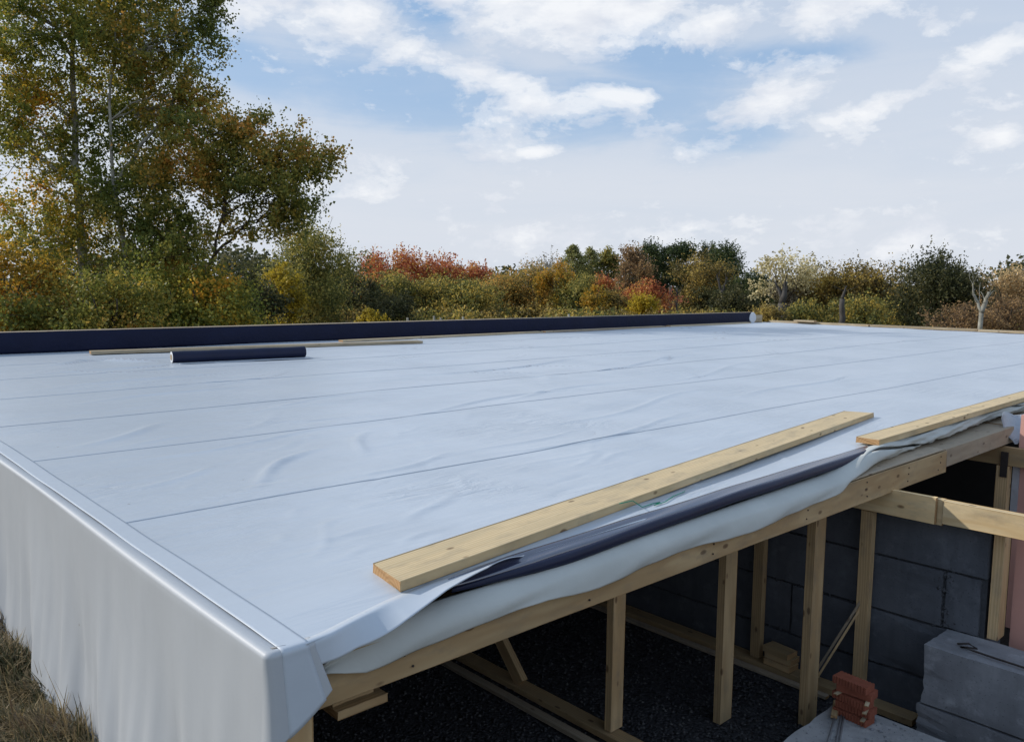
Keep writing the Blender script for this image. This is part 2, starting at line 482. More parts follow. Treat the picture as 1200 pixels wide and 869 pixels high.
def tube_arrays(path, radii, n=8, V=None, Fc=None):
    V = [] if V is None else V; Fc = [] if Fc is None else Fc
    path = [Vector(p) for p in path]
    off = len(V)
    for i, p in enumerate(path):
        a = path[max(i - 1, 0)]; b = path[min(i + 1, len(path) - 1)]
        t = (b - a).normalized()
        ref = Vector((1, 0, 0)) if abs(t.x) < 0.8 else Vector((0, 1, 0))
        u = t.cross(ref).normalized(); v = t.cross(u)
        r = radii[i] if not np.isscalar(radii) else radii
        for k in range(n):
            q = p + u * (r * math.cos(2 * PI * k / n)) + v * (r * math.sin(2 * PI * k / n))
            V.append((q.x, q.y, q.z))
    Fc += grid_faces(len(path), n, True, off)
    Fc.append(tuple(off + k for k in reversed(range(n))))
    Fc.append(tuple(off + (len(path) - 1) * n + k for k in range(n)))
    return V, Fc


def rough_block(name, x0, x1, y0, y1, z0, z1, mat, parent, amp=0.008, seed=1, n=(5, 9, 5), ragged=()):
    """cast block with uneven faces and chipped edges"""
    rnd = random.Random(seed)
    bm = bmesh.new()
    bmesh.ops.create_cube(bm, size=1.0)
    bmesh.ops.subdivide_edges(bm, edges=bm.edges[:], cuts=n[0], use_grid_fill=True)
    for v in bm.verts:
        e = sum(1 for c in v.co if abs(abs(c) - 0.5) < 1e-4)
        k = amp * 0.45 if e == 1 else (amp * 2.0 if rnd.random() < 0.35 else amp * 0.5)
        p = Vector((x0 + (v.co.x + .5) * (x1 - x0), y0 + (v.co.y + .5) * (y1 - y0), z0 + (v.co.z + .5) * (z1 - z0)))
        ctr = Vector(((x0 + x1) / 2, (y0 + y1) / 2, (z0 + z1) / 2))
        d = Vector((rnd.uniform(-1, 1), rnd.uniform(-1, 1), rnd.uniform(-1, 1))) * k * 0.6
        if e >= 2:
            inw = (ctr - p); inw = Vector((math.copysign(1, inw.x) if abs(v.co.x) > .49 else 0, math.copysign(1, inw.y) if abs(v.co.y) > .49 else 0, math.copysign(1, inw.z) if abs(v.co.z) > .49 else 0))
            d += inw * abs(rnd.gauss(0, k))
        for ax, sgn, a in ragged:
            if abs(v.co[ax] - 0.5 * sgn) < 1e-4:
                d[ax] -= sgn * abs(rnd.gauss(0, a))
        v.co = (p + d) * S
    me = bpy.data.meshes.new(name); bm.to_mesh(me); bm.free()
    me.materials.append(mat)
    return link(name, me, parent)


def pix(px, py, D):
    """ground plan / height of a far thing: direction as surveyed from the standpoint, D metres away"""
    d = R_ @ np.array([px - 600.0, py - 434.5, F_PX])
    h = math.hypot(d[0], d[1])
    return Vector((CX + d[0] / h * D, CY + d[1] / h * D, CZ + d[2] / h * D))


GZ = -0.93 * S        # level of the surrounding ground
FZ = -1.66 * S        # level of the gravel bed

# ------------------------------------------------------------------ ground
def ground():
    xs = [-1800, -400, -120, -40, -15, -8, -5, -3.5, -2.6, -2.0, -1.5, -1.1, -0.8, -0.5, -0.25, 0.02, 20.56, 30, 60, 150, 500, 2000]
    ys = [-1800, -400, -60, -12, -5.0, -3, -1, 0, 0.6, 1.2, 1.8, 2.4, 3.0, 3.6, 4.2, 5, 7, 10.58, 14, 25, 60, 150, 500, 2000]
    V = []; idx = {}
    rnd = random.Random(4)
    for j, y in enumerate(ys):
        for i, x in enumerate(xs):
            z = -0.93
            if -6 < x < 0 and -1 < y < 6:
                z += 0.05 * math.sin(x * 3.1 + y * 2.3) + rnd.uniform(-0.03, 0.03)
            V.append((x, y, z)); idx[i, j] = len(V) - 1
    Fc = []
    for j in range(len(ys) - 1):
        for i in range(len(xs) - 1):
            if 0.0 < xs[i] < 20.5 and -5.1 < ys[j] < 10.5:
                continue
            Fc.append((idx[i, j], idx[i + 1, j], idx[i + 1, j + 1], idx[i, j + 1]))
    o = from_data("ground", V, Fc, terrain_mat()); set_tags(o, kind='structure')
    # excavation floor and banks
    z0 = -1.70
    V = [(0.02, -5, z0), (20.56, -5, z0), (20.56, 10.58, z0), (0.02, 10.58, z0), (0.02, -5, -.95), (20.56, -5, -.95), (20.56, 10.58, -.95), (0.02, 10.58, -.95)]
    o = from_data("excavation_ground", V, [(0, 1, 2, 3), (0, 4, 5, 1), (1, 5, 6, 2), (2, 6, 7, 3), (3, 7, 4, 0)], SOIL); set_tags(o, kind='structure')
    # gravel bed
    rng = np.random.default_rng(3)
    nx, ny = 60, 80
    V = []
    for j in range(ny):
        for i in range(nx):
            x = 0.3 + (4.15 - 0.3) * i / (nx - 1); y = -1.2 + 8.4 * j / (ny - 1)
            V.append((x, y, -1.66 + rng.normal(0, 0.006)))
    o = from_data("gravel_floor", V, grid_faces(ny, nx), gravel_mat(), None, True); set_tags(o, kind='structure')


ground()


def pebbles():
    rng = np.random.default_rng(11)
    n = 9000
    base = np.array([(1, 0, 0), (-1, 0, 0), (0, 1, 0), (0, -1, 0), (0, 0, 1), (0, 0, -1)], float)
    fc = np.array([(0, 2, 4), (2, 1, 4), (1, 3, 4), (3, 0, 4), (2, 0, 5), (1, 2, 5), (3, 1, 5), (0, 3, 5)])
    x = rng.uniform(0.9, 4.0, n); y = -0.15 + 4.0 * rng.random(n) ** 1.6
    s = rng.uniform(0.006, 0.015, (n, 3)) * np.array([1, 1, 0.7])
    an = rng.uniform(0, 6.28, n)
    V = base[None] * s[:, None] * (1 + rng.uniform(-.25, .25, (n, 6, 1)))
    c, si = np.cos(an)[:, None], np.sin(an)[:, None]
    X = V[..., 0] * c - V[..., 1] * si; Y = V[..., 0] * si + V[..., 1] * c
    W = np.stack([X + x[:, None], Y + y[:, None], V[..., 2] - 1.652], -1).reshape(-1, 3) * S
    F = (fc[None] + (np.arange(n) * 6)[:, None, None]).reshape(-1, 3)
    o = np_mesh("gravel", W, F, gravel_mat(True))
    set_tags(o, "dark grey crushed gravel spread over the floor under the roof", "gravel", None, 'stuff')


def np_mesh(name, V, F, mat, parent=None, smooth=False):
    me = bpy.data.meshes.new(name)
    k = F.shape[1]
    me.vertices.add(len(V)); me.vertices.foreach_set('co', np.ascontiguousarray(V, dtype=np.float32).ravel())
    me.loops.add(F.size); me.loops.foreach_set('vertex_index', np.ascontiguousarray(F, dtype=np.int32).ravel())
    me.polygons.add(len(F)); me.polygons.foreach_set('loop_start', np.arange(0, F.size, k, dtype=np.int32))
    me.polygons.foreach_set('loop_total', np.full(len(F), k, dtype=np.int32))
    if smooth:
        me.polygons.foreach_set('use_smooth', np.ones(len(F), dtype=bool))
    me.materials.append(mat)
    me.update(calc_edges=True); me.validate()
    return link(name, me, parent)


pebbles()

# ------------------------------------------------------------------ the building
BLD = empty("timber_building", (0, 0, FZ), "long low timber building whose flat roof is laid with white membrane sheets", "building")


def seg_w(x, y, x0, y0, x1, y1, wd):
    dx_, dy_ = x1 - x0, y1 - y0; L2 = dx_ * dx_ + dy_ * dy_
    t = max(0, min(1, ((x - x0) * dx_ + (y - y0) * dy_) / L2))
    d = math.hypot(x - x0 - t * dx_, y - y0 - t * dy_)
    ends = math.sin(PI * min(1, max(0, t * 0.96 + 0.02)))
    return math.exp(-(d / wd) ** 2) * ends


_r = random.Random(21)
RIDGES = [(0.72, 1.72, 1.55, 2.45, .034, .016), (1.3, 1.60, 2.1, 1.76, .028, .008), (1.55, 2.05, 2.1, 2.75, .032, .010), (0.3, 2.0, 0.9, 2.35, .03, .007), (2.2, 1.58, 4.6, 1.72, .026, .009), (2.0, 1.66, 3.4, 1.95, .024, .006),
          (1.0, 0.75, 1.45, 1.05, .03, .006), (0.8, 0.55, 1.1, 0.62, .02, .004), (1.5, 1.0, 1.75, 1.3, .024, .004), (0.45, 0.6, 0.8, 1.0, .02, .003), (1.9, 1.2, 2.9, 1.35, .024, .004),
          (0.4, 3.3, 1.2, 3.9, .045, .012), (2.5, 3.12, 5.0, 3.35, .032, .012), (3.4, 3.2, 6.0, 3.5, .03, .009), (3.2, 2.2, 6.0, 2.5, .036, .008), (0.5, 2.8, 2.2, 2.95, .03, .007),
          (1.4, 8.6, 2.3, 9.1, .07, .02), (2.2, 9.1, 2.7, 8.4, .06, .03), (1.2, 7.6, 3.4, 8.2, .06, .016), (1.0, 6.3, 3.0, 6.9, .055, .015), (0.9, 5.2, 2.6, 5.6, .05, .012),
          (4.0, 5.3, 8.0, 5.6, .05, .012), (5.0, 4.5, 9.5, 4.8, .05, .012), (6.0, 3.4, 10.0, 3.8, .045, .010), (5.5, 1.9, 8.5, 2.5, .045, .010)]
for _ in range(95):
    x = _r.uniform(0.35, 4.2); y = _r.uniform(0.3, 3.0); a = _r.choice([0.35, 0.5, 0.9, 0.1]) + _r.gauss(0, 0.22); L = _r.uniform(.12, .5)
    RIDGES.append((x, y, x + L * math.cos(a), y + L * math.sin(a), _r.uniform(.016, .030), _r.choice([-1, 1, 1]) * _r.uniform(.0012, .0036)))
for _ in range(70):
    x = _r.uniform(0.5, 15); y = _r.uniform(2.8, 9.6); a = _r.gauss(0.2, 0.45); L = _r.uniform(.4, 2.2)
    RIDGES.append((x, y, x + L * math.cos(a), y + L * math.sin(a), _r.uniform(.03, .055), _r.uniform(.002, .008)))


def roof_z(x, y):
    x = np.asarray(x, float); y = np.asarray(y, float)
    fade = np.clip((y - np.interp(x, [e[0] for e in EAVE], [e[1] for e in EAVE])) / 0.16, 0, 1)
    z = 0.004 * np.sin(1.3 * x + 0.7 * y) + 0.003 * np.sin(4.1 * y + 0.6 * x) + 0.0015 * np.sin(9.0 * y - 1.7 * x + 2 * np.sin(x))
    sh = x.shape; xf, yf, zf = x.ravel(), y.ravel(), z.ravel()
    for (x0, y0, x1, y1, wd, am) in RIDGES:
        m = np.nonzero((xf > min(x0, x1) - .2) & (xf < max(x0, x1) + .2) & (yf > min(y0, y1) - .2) & (yf < max(y0, y1) + .2))[0]
        if len(m) == 0:
            continue
        dx_, dy_ = x1 - x0, y1 - y0; L2 = dx_ * dx_ + dy_ * dy_
        t = np.clip(((xf[m] - x0) * dx_ + (yf[m] - y0) * dy_) / L2, 0, 1)
        px_, py_ = xf[m] - x0 - t * dx_, yf[m] - y0 - t * dy_
        bend = 0.05 * math.sqrt(L2) * np.sin(t * 5 + x0 * 7)
        d = (px_ * -dy_ + py_ * dx_) / math.sqrt(L2) - bend
        e = np.hypot(px_, py_)
        zf[m] += 1.25 * am * np.exp(-(d / wd) ** 2) * np.sin(PI * np.clip(t * 0.96 + 0.02, 0, 1)) * (e < 0.19)
    return fade * zf.reshape(sh)


EAVE = [(0.12, 0.000), (0.20, 0.014), (0.28, 0.040), (0.45, 0.088), (0.65, 0.125), (0.9, 0.145), (1.3, 0.150), (2.2, 0.150), (3.0, 0.170), (3.9, 0.22), (4.3, 0.262), (21, 0.262)]


def eaves(x):
    return float(np.interp(x, [e[0] for e in EAVE], [e[1] for e in EAVE]))


SEAMS = [0.13, 1.50, 3.035, 4.40, 5.90, 7.40, 8.90, 10.56]
for k in range(len(SEAMS) - 1):
    y0, y1 = SEAMS[k], SEAMS[k + 1] + 0.06
    if k == len(SEAMS) - 2:
        y1 = SEAMS[k + 1]
    nx, ny = ((420, 90) if k < 2 else (340, 70) if k < 4 else (220, 40))
    v = np.linspace(0, 1, ny)[:, None] * np.ones((1, nx))
    x = np.ones((ny, 1)) * (0.12 + (20.5 - 0.12) * np.linspace(0, 1, nx)[None, :] ** 2.1)
    yy = y0 + (y1 - y0) * v
    if k == 0:
        ev = np.interp(x, [e[0] for e in EAVE], [e[1] for e in EAVE])
        yy = ev + (y1 - ev) * v
    else:
        yy = yy + (0.004 * np.sin(2.1 * x + k) + 0.002 * np.sin(6.3 * x + 2 * k)) * (1 - v)
    z = roof_z(x, yy) - (0.0016 if k < 3 else 0.0009) * v + 0.004
    sheet("membrane_sheet", np.stack([x, yy, z], -1).reshape(-1, 3), ny, nx, [MEMB, MEMB_U], BLD, 0.0011 if k < 3 else 0.0006)

# verge: wall sheet comes over the rounded edge and round the corner; a strip is welded over the joint
Q, RV = 0.026, 0.018                 # corner radius in plan, radius of the rounded verge


def front_bottom(px):
    return -0.242 + 0.092 * (max(0.0, px - 0.03) / 0.116) ** 1.15


def shear(px, d):
    return 0.30 * d * max(0.0, px - 0.046) / 0.10


def verge_strip():
    xs = np.linspace(0.046, 0.129, 9)
    rows = []
    for y in 10.5 + (Q - 10.5) * np.linspace(0, 1, 130) ** 0.7:
        rows.append([(x + 0.003 * math.sin(2.2 * y + 1) * (i / 8) * min(1, y), y, float(roof_z(x, y)) * 0.5 + 0.0076) for i, x in enumerate(xs)])
    r = RV + 0.0015
    for ph in np.linspace(0, PI / 2, 9)[1:]:
        rows.append([(x, Q - (Q - RV) - r * math.sin(ph), 0.0076 - r + r * math.cos(ph)) for x in xs])
    for t in np.linspace(0, 1, 16)[1:]:
        row = []
        for x in xs:
            zb = front_bottom(x) + 0.002
            z = (0.0076 - r) + (zb - (0.0076 - r)) * t
            d = max(0, -z - RV)
            row.append((x + shear(x, d), Q - (Q - RV) - r - 0.16 * d, z))
        rows.append(row)
    return sheet("verge_strip", sum(rows, []), len(rows), len(xs), [MEMB_F, MEMB_F], BLD, -0.0012)


verge_strip()


def wall_membrane():
    cols = []                        # inner point x,y ; outward normal ; bottom z
    for y in 10.5 * (1 - np.linspace(0, 1, 230)) ** 2.0 + Q:
        cols.append((Q, float(y), -1.0, 0.0, -1.04))
    for a in np.linspace(0, PI / 2, 25)[1:]:
        k = min(1.0, max(0.0, (math.degrees(a) - 42) / 16.0))
        k = k * k * (3 - 2 * k)
        cols.append((Q, Q, -math.cos(a), -math.sin(a), -1.04 + k * (front_bottom(Q) + 1.04)))
    for x in np.linspace(0.031, 0.147, 18):
        cols.append((float(x), Q, 0.0, -1.0, front_bottom(float(x))))
    rows = 52
    pts = []
    for rr in range(rows):
        for (px, py, nx, ny_, zb) in cols:
            if rr == 0:
                hor, z = (-0.045 if ny_ == 0 else -0.012), -0.001
            elif rr <= 9:
                ph = (rr - 1) / 8 * PI / 2
                hor = Q - RV + RV * math.sin(ph); z = RV * (math.cos(ph) - 1)
            else:
                z = -RV + (zb + RV) * (rr - 9) / (rows - 10); hor = Q
            d = max(0.0, -z - RV)
            f = py * 5.5
            left = 0.75 * d * min(1.0, d * 1.6) * (0.034 * math.sin(f * 1.0 + 2.6 * d) + 0.022 * math.sin(f * 2.3 + 1.1 + 2.5 * d) + 0.013 * math.sin(f * 4.1 + 4 * d) + 0.007 * math.sin(f * 8.3 + 2 - 3 * d))
            left += 0.0012 * math.sin(py * 23 + 2 * math.sin(py * 5)) * min(1, d * 8) + 0.05 * d * d + 0.005 * math.sin(py * 1.9) * min(1.0, rr / 9)
            front = 0.16 * d
            wf = ny_ * ny_
            hor += left * (1 - wf) + front * wf
            xx, yy = px + nx * hor, py + ny_ * hor
            if rr == 0 and nx != 0 and ny_ != 0:
                xx, yy = Q + 0.045, Q
            xx += shear(px, d) * (1.0 if ny_ < -0.999 else 0.0)
            pts.append((xx, yy, z + 0.0062))
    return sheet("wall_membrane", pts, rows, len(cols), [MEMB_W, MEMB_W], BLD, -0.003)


wall_membrane()


def lerp_tab(x, tab):
    if x <= tab[0][0]: return tab[0][1]
    for (a, va), (b, vb) in zip(tab, tab[1:]):
        if x <= b:
            t = (x - a) / (b - a); t = t * t * (3 - 2 * t) if False else t
            return va + (vb - va) * t
    return tab[-1][1]


# free front edge of the membrane: hangs at the corner, twists and lies folded back further on
def front_flap():
    pts = []
    xs = np.linspace(0.10, 1.10, 110)
    nr = 14
    for j in range(nr):
        v = j / (nr - 1)
        for x in xs:
            fy = eaves(x) + 0.004 + 0.012 * max(0, 1 - (x - 0.1) / 0.12)
            th = math.radians(lerp_tab(x, [(0.10, -84), (0.18, -78), (0.286, -56), (0.468, -10), (0.65, 6), (0.87, 18), (1.05, 52), (1.25, 120), (1.4, 165)]))
            wd = lerp_tab(x, [(0.10, 0.085), (0.286, 0.080), (0.468, 0.100), (0.65, 0.082), (0.87, 0.050), (1.0, 0.026), (1.1, 0.002)])
            rr = 0.013
            a = abs(th) if False else th
            # arc of radius rr from the roof plane to angle th, then straight
            bend = th + PI / 2 - PI / 2
            s_len = wd * v
            # the sheet leaves the roof heading -Y and turns by th (up positive)
            arc = rr * abs(th)
            if s_len < arc and arc > 1e-6:
                ph = s_len / rr * (1 if th > 0 else -1)
                dy_ = -rr * math.sin(abs(ph)); dzz = rr * (1 - math.cos(ph)) * (1 if th > 0 else -1)
            else:
                ph = th
                dy_ = -rr * math.sin(abs(ph)); dzz = rr * (1 - math.cos(ph)) * (1 if th > 0 else -1)
                rest = s_len - arc
                dy_ -= rest * math.cos(th); dzz += rest * math.sin(th)
            rip = 0.003 * math.sin(9 * x) * v
            pts.append((x, fy + dy_, 0.0066 + dzz + rip))
    for j in range(1):
        pts = [(x, eaves(x) + 0.03, 0.0052) for x in xs] + pts
    return sheet("membrane_flap", pts, nr + 1, len(xs), [MEMB_F, NAVY], BLD, -0.0028)


front_flap()


# turned-back lap of the navy backed sheet: flat sheen on the roof, rolling over the eaves
def navy_fold():
    xs = np.linspace(0.72, 4.17, 140)
    back = [(0.56, 0.115), (0.8, 0.135), (1.0, 0.162), (1.25, 0.176), (1.55, 0.188), (2.29, 0.212), (2.94, 0.234), (4.2, 0.252)]
    frnt = [(0.56, 0.128), (0.8, 0.110), (1.1, 0.100), (1.4, 0.105), (2.2, 0.134), (2.8, 0.142), (4.0, 0.186), (4.2, 0.196)]
    rows = []
    nf, na = 7, 9
    for j in range(nf + na):
        row = []
        for x in xs:
            yb, yf = lerp_tab(x, back), lerp_tab(x, frnt)
            r = 0.024 * min(1, 0.3 + (x - 0.70) * 1.2)
            sag = 0.034 * max(0, 1 - (x - 0.56) / 1.9)
            if j < nf:
                t = j / (nf - 1)
                y = yb + (yf - yb) * t; z = 0.0125 + 0.004 * math.sin(3 * PI * t) * max(0.0, 1 - abs(x - 1.2) / 0.9) - sag * t
            else:
                a = (j - nf + 1) / na * PI * 1.02
                y = yf - r * math.sin(a); z = 0.0125 - r + r * math.cos(a) - sag
            row.append((x, y + 0.002 * math.sin(5 * x) * (j > 2), z + 0.0015 * math.sin(8 * x + j)))
        rows.append(row)
    up = sum(rows[:nf], []); ro = sum(rows[nf - 1:], [])
    sheet("folded_lap", up, nf, len(xs), [NAVY_S, NAVY], BLD, -0.003)
    sheet("rolled_edge", ro, na + 1, len(xs), [NAVY, NAVY], BLD, -0.003)


navy_fold()


# grey fleece hanging over the beam, gathered into a rope further along
def fleece():
    xs = np.concatenate([np.linspace(0.19, 3.65, 150), np.linspace(3.67, 7.4, 130)])
    nr = 22
    pts = []
    rnd = random.Random(8)
    bot = [(0.19, -0.118), (0.26, -0.142), (0.33, -0.160), (0.42, -0.158), (0.56, -0.146), (0.77, -0.136), (1.09, -0.130), (1.22, -0.146), (1.37, -0.152), (1.7, -0.140), (2.05, -0.138), (2.35, -0.147), (2.62, -0.144), (3.0, -0.135), (3.32, -0.120), (3.63, -0.088), (4.0, -0.055)]
    topy = [(0.19, 0.02), (0.40, 0.06), (0.63, 0.12), (1.0, 0.115), (1.5, 0.12), (2.2, 0.135), (3.27, 0.175), (3.76, 0.185), (4.1, 0.205), (4.6, 0.245), (5.0, 0.245), (5.3, 0.245), (6.37, 0.310), (7.4, 0.27)]
    topz = [(0.19, -0.085), (0.3, -0.06), (0.5, -0.046), (3.3, -0.044), (3.9, -0.045), (4.4, -0.055), (5.0, -0.055), (7.4, -0.05)]
    for j in range(nr):
        v = j / (nr - 1)
        for x in xs:
            ty = lerp_tab(x, topy); tz = lerp_tab(x, topz); zb = lerp_tab(x, bot)
            zb += 0.003 * math.sin(7 * x) + 0.0012 * math.sin(27 * x + 1)
            # draped profile
            yf = 0.030 + 0.008 * math.sin(4.2 * x) * v
            k = 0.35
            if v < k:
                t = v / k
                dy_ = ty + (yf + 0.02 - ty) * t; dzz = tz - 0.03 * t * t
            else:
                t = (v - k) / (1 - k)
                dy_ = yf + 0.02 * (1 - t) ** 3 + 0.006 * math.sin(6.0 * x + 3.0 * t) * t + 0.0022 * math.sin(17 * x + 5 * t) * t
                dzz = tz - 0.03 + (zb - tz + 0.03) * t
            # rope profile
            a = 2 * PI * 0.93 * v + 1.1 * x * 1.9
            rw = lerp_tab(x, [(3.6, 0.064), (4.0, 0.062), (4.3, 0.060), (4.6, 0.054), (5.0, 0.046), (5.5, 0.044), (6.2, 0.046), (7.4, 0.036)])
            fq = min(1.0, max(0.15, (x - 3.9) / 0.8))
            fold = 1 + fq * (0.20 * math.sin(5 * a + 7 * x) + 0.10 * math.sin(9 * a - 11 * x))
            ry = ty + rw * fold * math.cos(a) * 1.1 - 0.022; rz = tz + 0.024 + rw * 0.8 * fold * math.sin(a)
            m = min(1, max(0, (x - 3.35) / 0.85)); m = m * m * (3 - 2 * m)
            pts.append((x, dy_ * (1 - m) + ry * m, dzz * (1 - m) + rz * m))
    return sheet("fleece_sheet", pts, nr, len(xs), [FLEECE, FLEECE], BLD, -0.003)


fleece()

# structure below the sheets
def box(name, x0, x1, y0, y1, z0, z1, mat, parent):
    V = [(x0, y0, z0), (x1, y0, z0), (x1, y1, z0), (x0, y1, z0), (x0, y0, z1), (x1, y0, z1), (x1, y1, z1), (x0, y1, z1)]
    return from_data(name, V, [(3, 2, 1, 0), (4, 5, 6, 7), (0, 1, 5, 4), (1, 2, 6, 5), (2, 3, 7, 6), (3, 0, 4, 7)], mat, parent)


# deck of boards
for k in range(42):
    ya = 0.30 + k * 0.2445
    box("deck_board", 0.10, 20.45, ya, ya + 0.238, -0.055, -0.022, W_MID, BLD)
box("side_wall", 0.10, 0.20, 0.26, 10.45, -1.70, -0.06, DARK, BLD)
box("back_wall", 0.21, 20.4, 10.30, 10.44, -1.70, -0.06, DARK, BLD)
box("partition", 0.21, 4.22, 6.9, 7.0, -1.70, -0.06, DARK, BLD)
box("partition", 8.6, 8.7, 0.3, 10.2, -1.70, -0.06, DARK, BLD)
for k in range(9):
    ya = 1.2 + k * 1.0
    board("joist", (0.21, ya, -0.135), (8.5, ya, -0.135), 0.045, 0.15, W_MID, BLD)

# edge beams
board("beam", (0.13, 0.160, -0.158), (4.97, 0.160, -0.164), 0.22, 0.148, W_MID, BLD, seg=10)
board("beam", (4.972, 0.170, -0.148), (6.42, 0.170, -0.146), 0.22, 0.126, W_OLD, BLD, seg=4)
board("beam", (6.5, 0.22, -0.150), (20.4, 0.22, -0.150), 0.17, 0.128, W_OLD, BLD, seg=4)
board("sill_board", (3.3, 0.168, -0.080), (4.95, 0.168, -0.080), 0.225, 0.008, W_OLD, BLD)


def post(x, y, z0, z1, a, b, mat=W_MID, name="stud"):
    return board(name, (x, y, z0), (x, y, z1), b, a, mat, BLD, up=(1, 0, 0))


# studs: 'a' along X, 'b' along Y
ST = [(2.65, 0.99, 0.11, 0.05), (3.29, 0.66, 0.125, 0.052), (3.665, 0.30, 0.13, 0.055), (4.155, 0.205, 0.055, 0.075), (4.15, 0.94, 0.055, 0.075)]
for (x, y, a, b) in ST:
    zb = -1.652 if (x < 4 and x > 3) else -1.605
    post(x, y, zb, -0.235 if x < 4 else -0.392, a, b)
post(0.115, 0.115, -1.65, -0.236, 0.11, 0.11, W_MID, "corner_post")
# sole plates (run back under the roof), top rail lapped over the right frame
board("sole_plate", (2.62, -0.3, -1.628), (2.62, 6.8, -1.628), 0.11, 0.04, W_MID, BLD)
board("sole_plate", (2.47, 0.6, -1.636), (2.47, 6.8, -1.636), 0.06, 0.028, W_OLD, BLD)
board("sole_plate", (4.14, -0.16, -1.628), (4.14, 6.8, -1.628), 0.12, 0.04, W_MID, BLD)
board("kerb_batten", (4.03, 0.35, -1.640), (4.03, 6.8, -1.640), 0.05, 0.022, W_OLD, BLD)
board("rail", (4.175, 6.8, -0.314), (4.175, -0.23, -0.314), 0.052, 0.155, W_NEW, BLD)
board("rail", (4.130, 0.30, -0.303), (4.130, -0.20, -0.303), 0.034, 0.16, W_NEW, BLD)
board("rail", (4.167, -0.233, -0.307), (4.167, -2.4, -0.307), 0.055, 0.14, W_NEW, BLD)
# brace leaning on the left plate
board("brace", (2.62, 1.75, -1.60), (2.62, 2.35, -0.95), 0.05, 0.09, W_MID, BLD)
# nail heads where studs, rails and plates meet the beam
def nails():
    V, Fc = [], []
    rng = np.random.default_rng(31)
    spots = [(x + rng.uniform(-.02, .02), 0.0488, -0.158 + dz) for x in (0.5, 1.35, 2.2, 3.05, 3.75, 4.35, 4.85) for dz in (-0.045, 0.0, 0.04)]
    for (x, y, z) in spots:
        tube_arrays([Vector((x, y + 0.003, z)), Vector((x, y - 0.0012, z))], 0.0042, 7, V, Fc)
    o = from_data("nail_heads", V, Fc, RUST, BLD); o['kind'] = 'stuff'


nails()
# second frame beyond
board("rail", (6.25, 4.0, -0.298), (6.25, -1.6, -0.298), 0.06, 0.146, W_MID, BLD)
post(6.24, 0.06, -1.68, -0.373, 0.09, 0.085, W_MID)
post(6.24, 1.10, -1.68, -0.373, 0.09, 0.085, W_MID)
box("bracket", 6.190, 6.204, 0.025, 0.075, -0.46, -0.26, RUST, BLD)
# pink foam boards behind the second frame
box("insulation_panel", 6.30, 6.36, -0.50, -0.015, -1.69, 0.03, PINK, BLD)
box("insulation_panel", 6.30, 6.36, -1.10, -0.504, -1.69, 0.05, PINK, BLD)
box("insulation_panel", 4.45, 4.49, -1.6, -0.545, -1.40, -0.388, PINK, BLD)
box("panel_film", 6.288, 6.298, -0.036, 0.012, -0.95, -0.38, FILM, BLD)
post(4.325, -0.505, -1.035, -0.345, 0.115, 0.058, W_MID)
# ledger scraps hung under the beam near the corner
board("ledger", (0.375, 0.325, -0.315), (0.535, 0.325, -0.315), 0.045, 0.16, W_MID, BLD)
board("ledger", (0.375, 0.345, -0.412), (0.57, 0.345, -0.412), 0.15, 0.032, W_MID, BLD)

# plastic film bunched at the end of the beam
def film_bunch():
    pts = []
    nr, nc = 12, 14
    rnd = random.Random(5)
    for j in range(nr):
        for i in range(nc):
            u = i / (nc - 1); v = j / (nr - 1)
            pts.append((6.30 + 0.9 * u, 0.12 - 0.10 * v + 0.03 * math.sin(9 * u + 4 * v) - 0.05 * u, 0.0 - 0.20 * v * (1 - 0.4 * u) + 0.025 * math.sin(13 * u + 6 * v) + rnd.uniform(-.008, .008)))
    sheet("plastic_film", pts, nr, nc, [FILM, FILM], BLD, 0.003)


film_bunch()

# far upstand with its navy sheet, pale capping, end patch
PAR = empty("roof_parapet", (10, 10.6 * S, 0), "long low parapet faced with navy membrane at the back edge of the white roof", "parapet")
box("parapet_wall", -0.02, 20.10, 10.62, 10.80, -0.06, 0.276, W_OLD, PAR)


def parapet_face():
    xs = np.linspace(-0.02, 20.05, 220); nr = 8
    pts = []
    for j in range(nr):
        v = j / (nr - 1)
        for x in xs:
            pts.append((x, 10.60 - 0.018 * math.sin(PI * v) + 0.008 * math.sin(1.9 * x) * v + 0.004 * math.sin(7.3 * x + 4 * v) - 0.02 * v * v, 0.283 - 0.288 * v + 0.004 * math.sin(0.8 * x) * (1 - v)))
    return sheet("navy_sheet", pts, nr, len(xs), [NAVY_P, NAVY_P], PAR, 0.006)


parapet_face()
for k in range(5):
    a = -0.02 + k * 4.03
    board("capping_board", (a + 0.01, 10.70, 0.288), (a + 4.02, 10.70, 0.288), 0.21, 0.007, W_OLD, PAR)
V, Fc = [], []
for k in range(20):
    a = 2 * PI * k / 20
    for yy in (10.555, 10.572):
        V.append((19.93 + 0.17 * math.cos(a) * (1 - 0.15 * math.sin(a)), yy, 0.145 + 0.145 * math.sin(a)))
Fc = [tuple(range(0, 40, 2)), tuple(reversed(range(1, 40, 2)))] + [(2 * k, 2 * k + 1, (2 * k + 3) % 40, (2 * k + 2) % 40) for k in range(20)]
from_data("end_patch", V, Fc, WHITE, PAR)
board("end_board", (20.12, 10.62, 0.11), (20.52, 10.62, 0.11), 0.03, 0.20, W_PALE, PAR)

# curb along the right-hand verge
CURB = empty("roof_curb", (20.6 * S, 5 * S, 0), "low pale timber curb along the far right edge of the white roof", "curb")
yy = 10.4
for k, L in enumerate((2.9, 2.6, 3.1, 2.8, 3.0)):
    board("curb_board", (20.6 + 0.02 * (k % 2), yy, 0.030), (20.6 + 0.02 * (k % 2), yy - L + 0.02, 0.030 + 0.006 * (k % 3)), 0.16, 0.055, W_PALE, CURB)
    yy -= L

